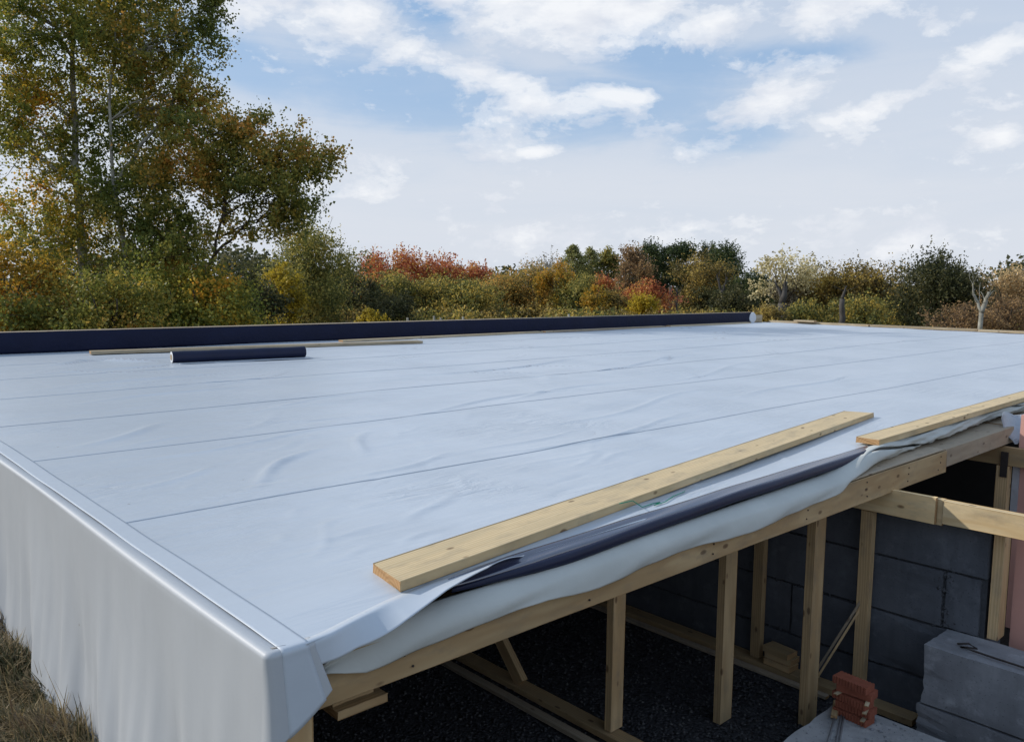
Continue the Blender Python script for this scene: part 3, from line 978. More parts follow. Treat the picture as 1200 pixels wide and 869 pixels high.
# ------------------------------------------------------------------ loose things on the roof
o = board("timber_board", (0.547, 0.243, 0.026), (5.355, 0.840, 0.026), 0.204, 0.037, W_NEW, None, bow=0.003, seg=14, skew=0.28)
set_tags(o, "thick pine board lying along the open front edge of the roof, whole length in view", "board", "loose boards on the roof")
o = board("timber_board", (4.22, 0.268, 0.034), (9.4, 0.345, 0.040), 0.150, 0.040, W_NEW, None, seg=12)
set_tags(o, "pine board beside the twisted fleece, running out past the edge of view", "board", "loose boards on the roof")
o = board("timber_board", (2.36, 9.93, 0.030), (7.25, 9.15, 0.030), 0.19, 0.042, W_PALE, None, seg=10)
set_tags(o, "long pale board lying behind the small navy roll near the parapet", "board", "loose boards on the roof")
o = board("timber_board", (6.3, 10.10, 0.022), (11.1, 10.18, 0.022), 0.14, 0.034, W_PALE, None)
set_tags(o, "pale board at the foot of the parapet, starting behind the long loose board", "board", "loose boards on the roof")
o = board("timber_board", (11.2, 10.20, 0.022), (15.4, 10.25, 0.022), 0.14, 0.034, W_OLD, None)
set_tags(o, "greyish board at the foot of the parapet, middle one of the row of three", "board", "loose boards on the roof")
o = board("timber_board", (15.6, 10.27, 0.022), (19.3, 10.30, 0.022), 0.14, 0.034, W_PALE, None)
set_tags(o, "pale board at the foot of the parapet, ending just short of the white round patch", "board", "loose boards on the roof")
o = board("timber_offcut", (20.45, 8.95, 0.085), (20.45, 9.55, 0.085), 0.16, 0.045, W_PALE, None)
set_tags(o, "short pale timber offcut lying on the curb right of the parapet's end", "offcut")

# roll of membrane
ROLL = empty("membrane_roll", (3.5 * S, 7.95 * S, 0.004 * S), "rolled up navy membrane lying on the white roof near the long pale board", "roll")


def roll():
    ax0 = Vector((2.735, 8.035, 0.083)); ax1 = Vector((4.41, 7.875, 0.083))
    d = (ax1 - ax0).normalized(); sd = Vector((d.y, -d.x, 0))       # towards the viewer
    V, Fc = [], []
    n = 40
    for i in range(13):
        p = ax0 + (ax1 - ax0) * i / 12
        for k in range(n):
            a = 2 * PI * k / n
            r = 0.070 + 0.0025 * math.sin(i * 1.7) + 0.002 * (k / n)
            q = p + sd * (r * math.cos(a)) + Vector((0, 0, r * math.sin(a)))
            V.append(tuple(q))
    Fc += grid_faces(13, n, True)
    from_data("rolled_sheet", V, Fc, NAVY, ROLL, True)
    # spiral end faces
    for p, sg, nm in ((ax0, -1, "roll_end"), (ax1, 1, "roll_end")):
        V, Fc, mi = [], [], []
        rings = [0.068, 0.060, 0.059, 0.051, 0.050, 0.042, 0.041, 0.034]
        for r_i, r in enumerate(rings):
            for k in range(28):
                a = 2 * PI * k / 28
                q = p + d * (sg * (0.002 if r_i % 2 == 0 else 0.004)) + sd * (r * math.cos(a)) + Vector((0, 0, r * math.sin(a)))
                V.append(tuple(q))
        Fc = grid_faces(len(rings), 28, True)
        from_data(nm, V, Fc, WHITE, ROLL)
        V, Fc = tube_arrays([p - d * sg * 0.12, p + d * sg * 0.006], 0.036, 20)
        from_data("cardboard_core", V, Fc, CARD, ROLL)
    # loose tail lying flat in front
    pts = []
    for j in range(6):
        for i in range(14):
            p = ax0 + (ax1 - ax0) * (i / 13) + d * 0.05
            q = p + sd * (0.01 + 0.165 * j / 5)
            pts.append((q.x, q.y, 0.0155 + 0.003 * math.sin(i * 0.9) * (j / 5)))
    sheet("loose_tail", pts, 6, 14, [MEMB, NAVY], ROLL, -0.006)


roll()

# twine caught on the near board
V, Fc = tube_arrays([Vector(p) * S for p in [(1.78, 0.27, 0.055), (1.86, 0.262, 0.056), (1.90, 0.255, 0.03), (1.93, 0.262, 0.014), (2.02, 0.275, 0.012), (2.06, 0.262, 0.014), (2.0, 0.250, 0.013), (2.09, 0.256, 0.012), (2.2, 0.29, 0.013), (2.32, 0.31, 0.013)]], 0.0022 * S, 6)
o = from_data("twine", V, Fc, TWINE, None, True, scale=1.0)
set_tags(o, "thin green twine snagged on the side of the thick pine board", "twine")

# ------------------------------------------------------------------ block walls and pit things
BW = empty("block_wall", (4.4 * S, 2 * S, FZ), "dark wall of big concrete blocks standing behind the timber studs", "wall")
zr = [-1.70, -1.405, -1.046, -0.688, -0.335]
for r in range(4):
    y = 6.8; k = 0
    ends = {3: [6.8, 4.9, 3.0, 1.1, -0.47], 2: [6.8, 5.6, 3.7, 1.8, -0.232, -0.47], 1: [6.8, 4.6, 2.7, 0.75, -0.47], 0: [6.8, 5.2, 3.3, 1.3, -0.47]}[r]
    for a, b in zip(ends, ends[1:]):
        dxx = 0.006 * ((k * 7 + r * 3) % 3 - 1)
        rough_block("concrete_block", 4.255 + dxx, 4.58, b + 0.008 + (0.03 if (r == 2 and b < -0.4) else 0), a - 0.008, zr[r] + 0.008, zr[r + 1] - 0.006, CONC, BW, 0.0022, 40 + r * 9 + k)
        k += 1
box("mortar_core", 4.275, 4.57, -0.46, 6.79, -1.70, -0.345, MORTAR, BW)


def mortar_lumps():
    rng = np.random.default_rng(9)
    V, Fc = [], []
    for _ in range(150):
        if rng.random() < 0.55:
            y = -0.232 + rng.normal(0, 0.028); z = rng.uniform(-1.04, -0.70)
        else:
            y = rng.uniform(-0.45, 3.0); z = rng.choice([-1.046, -0.688, -1.405]) + rng.normal(0, 0.008)
        s = rng.uniform(0.008, 0.022)
        o_ = len(V)
        for q in ((1, 0, 0), (-1, 0, 0), (0, 1, 0), (0, -1, 0), (0, 0, 1), (0, 0, -1)):
            V.append((4.262 + q[0] * s * rng.uniform(.5, 1.1) * 0.8, y + q[1] * s * rng.uniform(.6, 1.3), z + q[2] * s * rng.uniform(.6, 1.4)))
        for f in ((0, 2, 4), (2, 1, 4), (1, 3, 4), (3, 0, 4), (2, 0, 5), (1, 2, 5), (3, 1, 5), (0, 3, 5)):
            Fc.append(tuple(o_ + i for i in f))
    o = from_data("mortar", V, Fc, MORTAR, BW); o['kind'] = 'stuff'


mortar_lumps()

BS = empty("block_pile", (4.05 * S, -0.7 * S, FZ), "low grey concrete block wall with a broken end in front of the dark wall", "wall")
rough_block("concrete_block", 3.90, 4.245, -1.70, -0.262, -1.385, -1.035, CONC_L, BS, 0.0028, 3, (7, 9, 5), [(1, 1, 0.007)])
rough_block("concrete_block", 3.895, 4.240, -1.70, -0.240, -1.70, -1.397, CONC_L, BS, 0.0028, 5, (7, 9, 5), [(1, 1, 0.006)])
V, Fc = tube_arrays([Vector(p) * S for p in [(4.02, -0.40, -1.022), (4.05, -0.45, -1.012), (4.03, -0.50, -1.020), (3.99, -0.43, -1.022), (3.985, -0.50, -1.020), (3.97, -0.62, -1.018), (3.955, -0.95, -1.018), (3.96, -1.5, -1.018)]], 0.006 * S, 7)
o = from_data("steel_rod", V, Fc, RUST, None, True, scale=1.0)
set_tags(o, "dark hooked steel rod lying on top of the low grey block wall", "rod")

FB = empty("footing_block", (3.35 * S, -0.7 * S, FZ), "pale dusty concrete footing carrying the stack of red bricks", "footing")
rough_block("footing", 2.95, 3.69, -1.9, 0.125, -1.70, -1.45, CONC_T, FB, 0.003, 8, (9, 9, 5), [(1, 1, 0.012), (0, -1, 0.012)])


def debris():
    rng = np.random.default_rng(12)
    V, Fc = [], []
    for _ in range(420):
        x = rng.uniform(2.99, 3.66); y = rng.uniform(-0.9, 0.09); s = 0.002 + 0.012 * rng.random() ** 3
        o_ = len(V)
        for q in ((1, 0, 0), (-1, 0, 0), (0, 1, 0), (0, -1, 0), (0, 0, 1), (0, 0, -1)):
            V.append((x + q[0] * s * rng.uniform(.5, 1.3), y + q[1] * s * rng.uniform(.6, 1.6), -1.447 + q[2] * s * rng.uniform(.3, .8)))
        for f in ((0, 2, 4), (2, 1, 4), (1, 3, 4), (3, 0, 4), (2, 0, 5), (1, 2, 5), (3, 1, 5), (0, 3, 5)):
            Fc.append(tuple(o_ + i for i in f))
    o = from_data("mortar_rubble", V, Fc, CONC_L)
    set_tags(o, "crumbs of mortar scattered over the pale footing round the bricks", "rubble", None, 'stuff')


debris()


# bricks: 0.25 x 0.12 x 0.065 m, comb-grooved long sides
def brick_mesh(grooved):
    L, W, H = 0.25, 0.12, 0.065
    bm = bmesh.new()
    prof = []
    if grooved:
        n = 11
        for side in (-1, 1):
            row = []
            for i in range(n):
                xa = -L / 2 + L * i / n
                for (xx, dd) in ((xa + 0.003, 0), (xa + L / n * 0.62, 0), (xa + L / n * 0.68, 0.005), (xa + L / n * 0.95, 0.005)):
                    row.append((xx, side * (W / 2 - dd * 1.8)))
            row[0] = (-L / 2, side * W / 2); row[-1] = (L / 2, side * W / 2)
            prof += row if side < 0 else list(reversed(row))
    else:
        b = 0.004
        prof = [(-L / 2 + b, -W / 2), (L / 2 - b, -W / 2), (L / 2, -W / 2 + b), (L / 2, W / 2 - b), (L / 2 - b, W / 2), (-L / 2 + b, W / 2), (-L / 2, W / 2 - b), (-L / 2, -W / 2 + b)]
    lo = [bm.verts.new((x, y, 0)) for x, y in prof]
    hi_ = [bm.verts.new((x, y, H)) for x, y in prof]
    m = len(prof)
    bm.faces.new(list(reversed(lo))); bm.faces.new(hi_)
    for k in range(m):
        bm.faces.new((lo[k], lo[(k + 1) % m], hi_[(k + 1) % m], hi_[k]))
    bmesh.ops.recalc_face_normals(bm, faces=bm.faces)
    me = bpy.data.meshes.new("brick"); bm.to_mesh(me); bm.free()
    me.materials.append(BRICK)
    return me


BG, BP = brick_mesh(True), brick_mesh(False)
bz = -1.45 * S + 0.004
bx, by = 3.545 * S, -0.035 * S
BR = [(BG, 1.47, 0.0, 0, "bottom red brick of the stack, resting on the pale footing"),
      (BG, 1.58, 0.010, 0.010, "grooved red brick second from the bottom of the brick stack"),
      (BG, 1.46, 0.010, -0.008, "middle red brick of the stack, grooved side facing out"),
      (BP, 1.62, 0.012, 0.010, "smooth faced red brick just below the topmost one"),
      (BG, 1.50, 0.002, -0.010, "topmost red brick of the stack, its grooves and flat top showing")]
lev = []
for k, (me, rz, gap, sh, lab) in enumerate(BR):
    bz += gap
    lev.append(bz)
    o = link("brick", me); o.location = (bx + sh, by - sh, bz); o.rotation_euler = (0, 0, rz); o.scale = (1.0, 1.0, 0.78)
    set_tags(o, lab, "brick", "red bricks stacked on the footing")
    bz += 0.0509
SP = [(3, -0.09, 0.0, 1, "wooden slip poking out left under the smooth red brick"), (3, -0.02, -0.125, 0, "wooden slip poking out near the right end under the smooth red brick"),
      (2, -0.05, -0.13, 0, "wooden slip poking out below the middle brick of the stack"), (1, -0.05, -0.14, 0, "lowest wooden slip between the two bottom red bricks")]
for lv, ox, oy, kind_, lab in SP:
    z = (lev[lv] - 0.0062) / S
    yb = by / S
    if kind_:
        a, b = (bx / S - 0.085, yb + 0.075, z), (bx / S + 0.07, yb + 0.055, z)
    else:
        a, b = (bx / S - 0.085, yb - 0.075 - 0.01 * lv, z), (bx / S + 0.07, yb - 0.06, z)
    o = board("wooden_slip", a, b, 0.022, 0.0078, W_PALE, None)
    set_tags(o, lab, "wood slip", "wooden slips between the bricks")

# thin steel rods lying on the footing beside the bricks
for k, (xa, ya, xb, yb) in enumerate([(3.02, -0.12, 3.58, 0.075), (3.05, -0.16, 3.60, 0.055), (3.02, -0.19, 3.62, 0.05)]):
    V, Fc = tube_arrays([Vector((xa, ya, -1.437 + 0.002 * k)) * S, Vector(((xa + xb) / 2, (ya + yb) / 2, -1.436)) * S, Vector((xb, yb, -1.437)) * S], 0.0055 * S, 8)
    o = from_data("steel_rod", V, Fc, STEEL, None, True, scale=1.0)
    set_tags(o, ["thin grey steel rod on the footing, the one nearest the studs", "middle one of three thin grey steel rods on the footing", "thin grey steel rod on the footing, the one nearest the viewer"][k], "rod", "steel rods beside the bricks")
o = board("timber_offcut", (3.44, 0.03, -1.428), (3.62, 0.10, -1.428), 0.035, 0.02, W_MID, None)
set_tags(o, "short wood cleat lying at the foot of the stud left of the bricks", "offcut")
# offcuts by the studs
for k, (dx_, dy_, rz, lab) in enumerate([(0, 0, 0.2, "bottom timber offcut of the small pile at the foot of the wall"), (0.01, 0.0, 0.05, "middle timber offcut of the small pile at the foot of the wall"), (-0.005, 0.01, 0.35, "top timber offcut of the small pile at the foot of the wall")]):
    c_ = Vector((4.13 + dx_, 0.74 + dy_, -1.582 + 0.045 * k)); d = Vector((math.sin(rz) * 0.3, math.cos(rz), 0)).normalized() * 0.10
    o = board("timber_offcut", tuple(c_ - d), tuple(c_ + d), 0.115, 0.042, W_MID, None)
    set_tags(o, lab, "offcut", "offcuts piled against the block wall")
# laths leaning between the studs
o = board("lath", (4.03, 0.50, -1.63), (4.135, 0.215, -0.98), 0.012, 0.016, W_OLD, None)
set_tags(o, "thin lath leaning on the right stud, the left one of a pair", "lath", "laths leaning between the studs")
o = board("lath", (4.05, 0.475, -1.63), (4.140, 0.198, -0.99), 0.010, 0.014, W_MID, None)
set_tags(o, "thin lath leaning on the right stud, the right one of a pair", "lath", "laths leaning between the studs")
# planks lying in the dark under the corner
o = board("scrap_plank", (0.62, 0.75, -1.62), (2.0, 0.62, -1.62), 0.14, 0.04, W_OLD, None)
set_tags(o, "grey scrap plank lying in the dark below the near corner", "plank", "scrap planks on the gravel")
o = board("scrap_plank", (0.75, 1.05, -1.60), (1.55, 0.38, -1.58), 0.10, 0.035, W_OLD, None)
set_tags(o, "short scrap plank lying slanted across another below the near corner", "plank", "scrap planks on the gravel")


# ------------------------------------------------------------------ grass bank by the left wall
def grass():
    rng = np.random.default_rng(5)
    n = 26000
    y = rng.uniform(0.9, 4.6, n); x = -0.02 - np.abs(rng.normal(0, 0.42, n))
    cl = np.sin(x * 9 + 1.3 * np.sin(y * 6)) * np.sin(y * 7 + 2 * np.sin(x * 5)) * 0.5 + 0.5
    keep = rng.random(n) < 0.25 + 0.9 * cl
    x, y, cl = x[keep], y[keep], cl[keep]; n = len(x)
    L = rng.uniform(0.05, 0.17, n) * (0.5 + 0.8 * cl)
    tall = rng.random(n) < 0.004; L[tall] *= 2.0
    a = rng.normal(2.6, 1.5, n); lean = np.clip(rng.normal(0.95, 0.4, n), 0.1, 1.5); lean[tall] = 0.25
    wd = rng.uniform(0.0016, 0.0042, n)
    dxy = np.stack([np.cos(a), np.sin(a)], 1)
    sd = np.stack([-np.sin(a), np.cos(a)], 1) * wd[:, None]
    z0 = -0.95 + 0.04 * cl + 0.03 * np.sin(x * 3.1 + y * 2.3)
    lv = []
    for t, wk in ((0, 1.0), (0.5, 0.8), (1.0, 0.08)):
        le = lean * (0.55 + 0.6 * t)
        px = x + dxy[:, 0] * L * t * np.sin(le); py = y + dxy[:, 1] * L * t * np.sin(le); pz = z0 + L * t * np.cos(le) + 0.004
        for s_ in (-1, 1):
            lv.append(np.stack([px + s_ * sd[:, 0] * wk, py + s_ * sd[:, 1] * wk, pz], 1))
    V = np.stack(lv, 1)
    V[..., 0] = np.minimum(V[..., 0], -0.012 - 0.0 * V[..., 0])
    V = V.reshape(-1, 3) * S
    f = np.array([(0, 1, 3, 2), (2, 3, 5, 4)])
    F = (f[None] + (np.arange(n) * 6)[:, None, None]).reshape(-1, 4)
    m = leaf_mat("dry_grass", [(0.0, (0.035, 0.045, 0.018)), (0.30, (0.065, 0.06, 0.03)), (0.5, (0.14, 0.105, 0.055)), (0.85, (0.24, 0.18, 0.09)), (1.0, (0.085, 0.06, 0.04))], 2.2, 0.25, 0.9)
    o = np_mesh("grass", V, F, m)
    set_tags(o, "dry tangled grass and weeds at the foot of the hanging membrane", "grass", None, 'stuff')


grass()

# ------------------------------------------------------------------ trees
def leaves(name, C, size, mat, parent, rng, aspect=0.75, droop=0.0, up=0.0):
    """one mesh of many folded leaves; C = leaf positions (N,3) in metres"""
    n = len(C)
    d = rng.normal(0, 1, (n, 3)); d[:, 2] += up - droop; d /= np.linalg.norm(d, axis=1, keepdims=True)
    q = rng.normal(0, 1, (n, 3)); s = np.cross(d, q); s /= np.linalg.norm(s, axis=1, keepdims=True) + 1e-9
    nn = np.cross(s, d)
    L = size * rng.uniform(0.6, 1.25, n)[:, None]
    W = L * aspect * 0.5
    V = np.stack([C, C + d * L * 0.45 + s * W + nn * L * 0.12, C + d * L, C + d * L * 0.45 - s * W + nn * L * 0.12], 1).reshape(-1, 3)
    F = (np.array([[0, 1, 2, 3]]) + (np.arange(n) * 4)[:, None])
    return np_mesh(name, V, F, mat, parent)


def lobes_to_leaves(lobes, rng, per_clump, sig):
    """lobes: (centre Vector, rx, ry, rz, clumps) -> leaf centres, clump centres"""
    P = []; K = []
    for (c, rx, ry, rz, nc) in lobes:
        u = rng.normal(0, 1, (nc, 3)); u /= np.linalg.norm(u, axis=1, keepdims=True)
        r = rng.random(nc) ** 0.42
        k = np.array(c)[None] + u * r[:, None] * np.array([rx, ry, rz])
        K.append(k)
        for q in k:
            m = max(3, int(per_clump * rng.uniform(0.4, 1.5)))
            # leaves sit along short twigs that fan outwards and upwards from the clump
            nt = max(2, m // 13)
            out_ = (q - np.array(c)); out_ /= np.linalg.norm(out_) + 1e-6
            for _t in range(nt):
                d = rng.normal(0, 1, 3) + out_ * 0.7 + np.array([0, 0, 0.35]); d /= np.linalg.norm(d)
                Lt = sig * rng.uniform(1.2, 3.0)
                tt = rng.random(13) ** 0.8
                P.append(q + d * (tt * Lt)[:, None] + rng.normal(0, 0.05, (13, 3)))
    return np.concatenate(P), np.concatenate(K)


PAL = {
    'aspen': [(0.0, (0.07, 0.095, 0.022)), (0.45, (0.13, 0.145, 0.03)), (0.72, (0.24, 0.20, 0.032)), (0.9, (0.38, 0.25, 0.03)), (1.0, (0.42, 0.20, 0.025))],
    'aspen_orange': [(0.0, (0.065, 0.09, 0.022)), (0.42, (0.13, 0.135, 0.03)), (0.70, (0.22, 0.175, 0.035)), (0.88, (0.33, 0.20, 0.04)), (1.0, (0.36, 0.18, 0.04))],
    'amber': [(0.0, (0.10, 0.09, 0.02)), (0.4, (0.24, 0.17, 0.025)), (0.75, (0.36, 0.22, 0.028)), (1.0, (0.40, 0.20, 0.03))],
    'olive': [(0.0, (0.05, 0.06, 0.018)), (0.4, (0.10, 0.105, 0.03)), (0.7, (0.17, 0.15, 0.04)), (1.0, (0.24, 0.19, 0.05))],
    'yellow': [(0.0, (0.14, 0.12, 0.02)), (0.5, (0.36, 0.28, 0.03)), (1.0, (0.50, 0.36, 0.035))],
    'red': [(0.0, (0.15, 0.05, 0.028)), (0.4, (0.34, 0.10, 0.048)), (0.75, (0.40, 0.18, 0.06)), (1.0, (0.38, 0.23, 0.06))],
    'greenyellow': [(0.0, (0.045, 0.055, 0.02)), (0.4, (0.095, 0.10, 0.03)), (0.7, (0.19, 0.16, 0.04)), (1.0, (0.30, 0.21, 0.045))],
    'ochre': [(0.0, (0.085, 0.075, 0.028)), (0.4, (0.17, 0.135, 0.042)), (0.7, (0.27, 0.19, 0.05)), (1.0, (0.32, 0.17, 0.04))],
    'conifer_light': [(0.0, (0.07, 0.08, 0.035)), (0.5, (0.14, 0.145, 0.055)), (1.0, (0.22, 0.20, 0.07))],
    'pine': [(0.0, (0.018, 0.03, 0.014)), (0.5, (0.04, 0.06, 0.022)), (1.0, (0.085, 0.095, 0.03))],
    'brown': [(0.0, (0.07, 0.05, 0.03)), (0.5, (0.15, 0.095, 0.048)), (1.0, (0.22, 0.14, 0.06))],
    'dark': [(0.0, (0.025, 0.03, 0.014)), (0.5, (0.05, 0.055, 0.022)), (1.0, (0.10, 0.09, 0.035))],
    'pale': [(0.0, (0.22, 0.19, 0.10)), (0.5, (0.38, 0.33, 0.18)), (1.0, (0.50, 0.44, 0.26))],
    'straw': [(0.0, (0.15, 0.11, 0.06)), (0.5, (0.26, 0.19, 0.10)), (1.0, (0.36, 0.27, 0.14))],
    'hedge': [(0.0, (0.045, 0.042, 0.016)), (0.5, (0.12, 0.09, 0.028)), (0.8, (0.22, 0.15, 0.04)), (1.0, (0.26, 0.20, 0.05))],
    'grey': [(0.0, (0.10, 0.095, 0.08)), (0.5, (0.17, 0.16, 0.13)), (1.0, (0.24, 0.21, 0.15))],
}
LM = {k: leaf_mat("leaves_" + k, v, 0.45 if 'aspen' in k else 0.6, mixr=0.55 if 'aspen' in k else 0.95, gain=1.32 if 'aspen' in k else 0.85 if k == 'yellow' else 1.15 if k in ('pine', 'dark', 'red', 'pale', 'amber') else 1.5) for k, v in PAL.items()}


def limb(V, Fc, a, b, r0, r1, rng, n=6, sag=0.06, sides=6):
    a = Vector(a); b = Vector(b); L = (b - a).length
    pts = []
    for i in range(n + 1):
        t = i / n
        p = a.lerp(b, t) + Vector((rng.normal(), rng.normal(), rng.normal())) * (L * 0.022 * math.sin(PI * t)) + Vector((0, 0, -sag * L * math.sin(PI * t)))
        pts.append(p)
    tube_arrays(pts, [r0 + (r1 - r0) * i / n for i in range(n + 1)], sides, V, Fc)


def big_tree(name, label, D, trunk_px, trunk_r, lobes_px, pal, leaf, per, sig, bark, group, seed, depth=1.0, limbs=(), twig=0.5):
    rng = np.random.default_rng(seed)
    k = D / F_PX
    tp = [pix(x, y, D) for x, y in trunk_px]
    base = tp[0].copy(); base.z = GZ
    T = empty(name, base, label, "tree", group)
    fwd = (pix(trunk_px[0][0], 333, D) - Vector((CX, CY, CZ))); fwd.z = 0; fwd.normalize()
    V, Fc = [], []
    pts = [base - Vector((0, 0, 0.2))] + tp
    # resample the trunk
    P2, rr = [], []
    m = len(pts)
    for i in range(m - 1):
        for t in np.linspace(0, 1, 5)[:-1]:
            P2.append(pts[i].lerp(pts[i + 1], t) + Vector((rng.normal(), rng.normal(), 0)) * 0.02); rr.append(trunk_r * (1 - 0.9 * (i + t) / (m - 1)))
    P2.append(pts[-1]); rr.append(trunk_r * 0.1)
    tube_arrays(P2, rr, 12, V, Fc)
    from_data("trunk", V, Fc, bark, T, True, scale=1.0)
    lobes = []
    for (x, y, rx, ry, nc) in lobes_px:
        c = pix(x, y, D) + fwd * rng.uniform(-0.5, 0.5) * rx * k * depth
        lobes.append((c, rx * k, rx * k * depth, ry * k, int(nc * 1.3)))
    P, K = lobes_to_leaves(lobes, rng, per, sig)
    V, Fc = [], []
    for (pa, pb, r0, r1) in limbs:
        limb(V, Fc, pix(*pa, D), pix(*pb, D), r0, r1, rng, 7, -0.03, 7)
    i0 = 0
    for (c, rx, ry, rz, nc) in lobes:
        cv = Vector(c)
        # limb leaves the trunk below the lobe
        best = min(P2, key=lambda p: abs(p.z - (cv.z - 0.5 * (cv - p).xy.length)) + 0.05 * (p - cv).length)
        limb(V, Fc, best, cv, max(0.03, trunk_r * 0.28), 0.02, rng, 7, -0.05)
        for q in K[i0:i0 + nc]:
            if rng.random() < twig:
                s_ = best.lerp(cv, rng.uniform(0.35, 1.0))
                limb(V, Fc, s_, Vector(q), 0.016, 0.005, rng, 3, 0.02, 4)
        i0 += nc
    from_data("branches", V, Fc, bark if bark is BARK_W else BARK_D, T, True, scale=1.0)
    P[:, 2] = np.maximum(P[:, 2], GZ + 0.1)
    leaves("crown", P, leaf, LM[pal], T, rng, 0.8)
    return T


def shape_points(kind, rng, n, base, H, hw, fwd, rt):
    """leaf centres for a bush/tree crown standing on base, H high, half width hw (metres)"""
    P = []
    if kind == 'cone':
        for _ in range(max(60, n // 26)):
            z = 0.05 + 0.93 * rng.random() ** 1.1
            a = rng.uniform(0, 2 * PI); R = hw * 1.15 * (1 - z) ** 0.72 * rng.uniform(0.65, 1.2) + 0.10
            for t in np.sqrt(rng.random(26)):
                r = R * t
                P.append((r * math.cos(a) + rng.normal(0, 0.10), r * math.sin(a) + rng.normal(0, 0.10), z * H + 0.25 * r * (0.6 - t) + rng.normal(0, 0.07)))
        for t in rng.random(60):
            P.append((rng.normal(0, 0.05), rng.normal(0, 0.05), H * (0.9 + 0.11 * t)))
    else:
        lob = []
        m = {'round': 20, 'pine': 12, 'spray': 20, 'hedge': 24, 'open': 12}[kind]
        for _ in range(m):
            a = rng.uniform(0, 2 * PI); rad = hw * 0.72 * math.sqrt(rng.random())
            if kind == 'pine':
                zc = rng.uniform(0.22, 0.88); r = hw * rng.uniform(0.36, 0.56); rad *= 0.85 * (1.15 - abs(zc - 0.5))
            elif kind == 'open':
                zc = rng.uniform(0.45, 0.9); r = hw * rng.uniform(0.2, 0.36)
            else:
                lim = math.sqrt(max(0.0, 1 - (rad / hw) ** 2))
                zc = rng.uniform(0.04, 0.92) * (0.35 + 0.6 * lim); r = hw * rng.uniform(0.18, 0.40)
            rz = min(r * rng.uniform(0.7, 1.0), H * 0.3)
            lob.append((rad * math.cos(a), rad * math.sin(a), min(zc * H, H - rz * 0.95), r, rz))
        lob[0] = (0, 0, H - lob[0][4] * 0.95, lob[0][3], lob[0][4])
        wts = np.array([l[3] ** 2 for l in lob]); wts /= wts.sum()
        ch = rng.choice(len(lob), n // 8, p=wts)
        for i in ch:                                     # shoots of eight leaves, pointing out and up
            l = lob[i]
            u = rng.normal(0, 1, 3); u /= np.linalg.norm(u); r = rng.random() ** 0.4 * rng.uniform(0.6, 1.0)
            p0 = np.array((l[0] + u[0] * r * l[3], l[1] + u[1] * r * l[3], l[2] + u[2] * r * l[4]))
            d = u * 0.8 + rng.normal(0, 0.5, 3) + np.array([0, 0, 0.55]); d /= np.linalg.norm(d)
            Ls = hw * rng.uniform(0.10, 0.42)
            for t in rng.random(8):
                P.append(p0 + d * (Ls * t) + rng.normal(0, 0.03 * hw, 3))
    P = np.array(P)
    if kind in ('spray', 'round', 'hedge'):
        # upright shoots that break the outline
        S_ = []
        ns = {'spray': 110, 'round': 26, 'hedge': 30}[kind]
        for _ in range(ns):
            q = P[rng.integers(len(P))]
            if q[2] < 0.6 * H: continue
            Ls = H * rng.uniform(0.06, 0.17 if kind == 'spray' else 0.13)
            dx_, dy_ = rng.normal(0, 0.12, 2) * Ls
            for t in np.linspace(0, 1, 9):
                S_.append((q[0] + dx_ * t, q[1] + dy_ * t, q[2] + Ls * t))
        if S_:
            P = np.concatenate([P, np.array(S_)])
    W = np.array(base)[None] + P[:, 0:1] * np.array(rt)[None] + P[:, 1:2] * np.array(fwd)[None] + P[:, 2:3] * np.array([[0, 0, 1.0]])
    W[:, 2] = np.maximum(W[:, 2], base[2] + 0.05)
    return W


def bush(name, label, cat, px, top, hwp, D, pal, kind='round', n=5000, leaf=0.16, group=None, seed=1, trunk=0.10, bark=None, lean=0.0):
    rng = np.random.default_rng(seed)
    top_p = pix(px, top, D); base = pix(px, 333, D); base.z = GZ
    fwd = base - Vector((CX, CY, GZ)); fwd.z = 0; fwd.normalize(); rt = Vector((fwd.y, -fwd.x, 0))
    H = top_p.z - GZ; hw = hwp * 1.42 * D / F_PX; n = int(n * 1.9); leaf *= 0.92
    T = empty(name, base, label, cat, group)
    W = shape_points(kind, rng, n, base, H, hw, fwd, rt)
    V, Fc = [], []
    ns = 1 if kind in ('cone', 'pine', 'open') else 5
    for k in range(ns):
        e = base + Vector((rng.normal(), rng.normal(), 0)) * (0.0 if ns == 1 else hw * 0.3); e.z = GZ + H * (0.92 if kind == 'cone' else 0.75)
        limb(V, Fc, base + Vector((rng.normal() * .1 * (ns > 1), rng.normal() * .1 * (ns > 1), -0.1)), e, trunk * (1 if ns == 1 else 0.5), 0.02, rng, 6, 0, 7)
    for k in range(24 if kind != 'cone' else 10):
        q = W[rng.integers(len(W))]
        limb(V, Fc, base + Vector((0, 0, H * rng.uniform(0.15, 0.5))), Vector(q), trunk * 0.3, 0.01, rng, 4, -0.04, 5)
    from_data("trunk" if ns == 1 else "stems", V, Fc, bark or BARK_D, T, True, scale=1.0)
    leaves("crown", W, leaf, LM[pal], T, rng, 0.6 if pal in ('pine', 'conifer_light') else 0.75, 0.0, 0.9 if kind == 'spray' else 0.0)
    return T


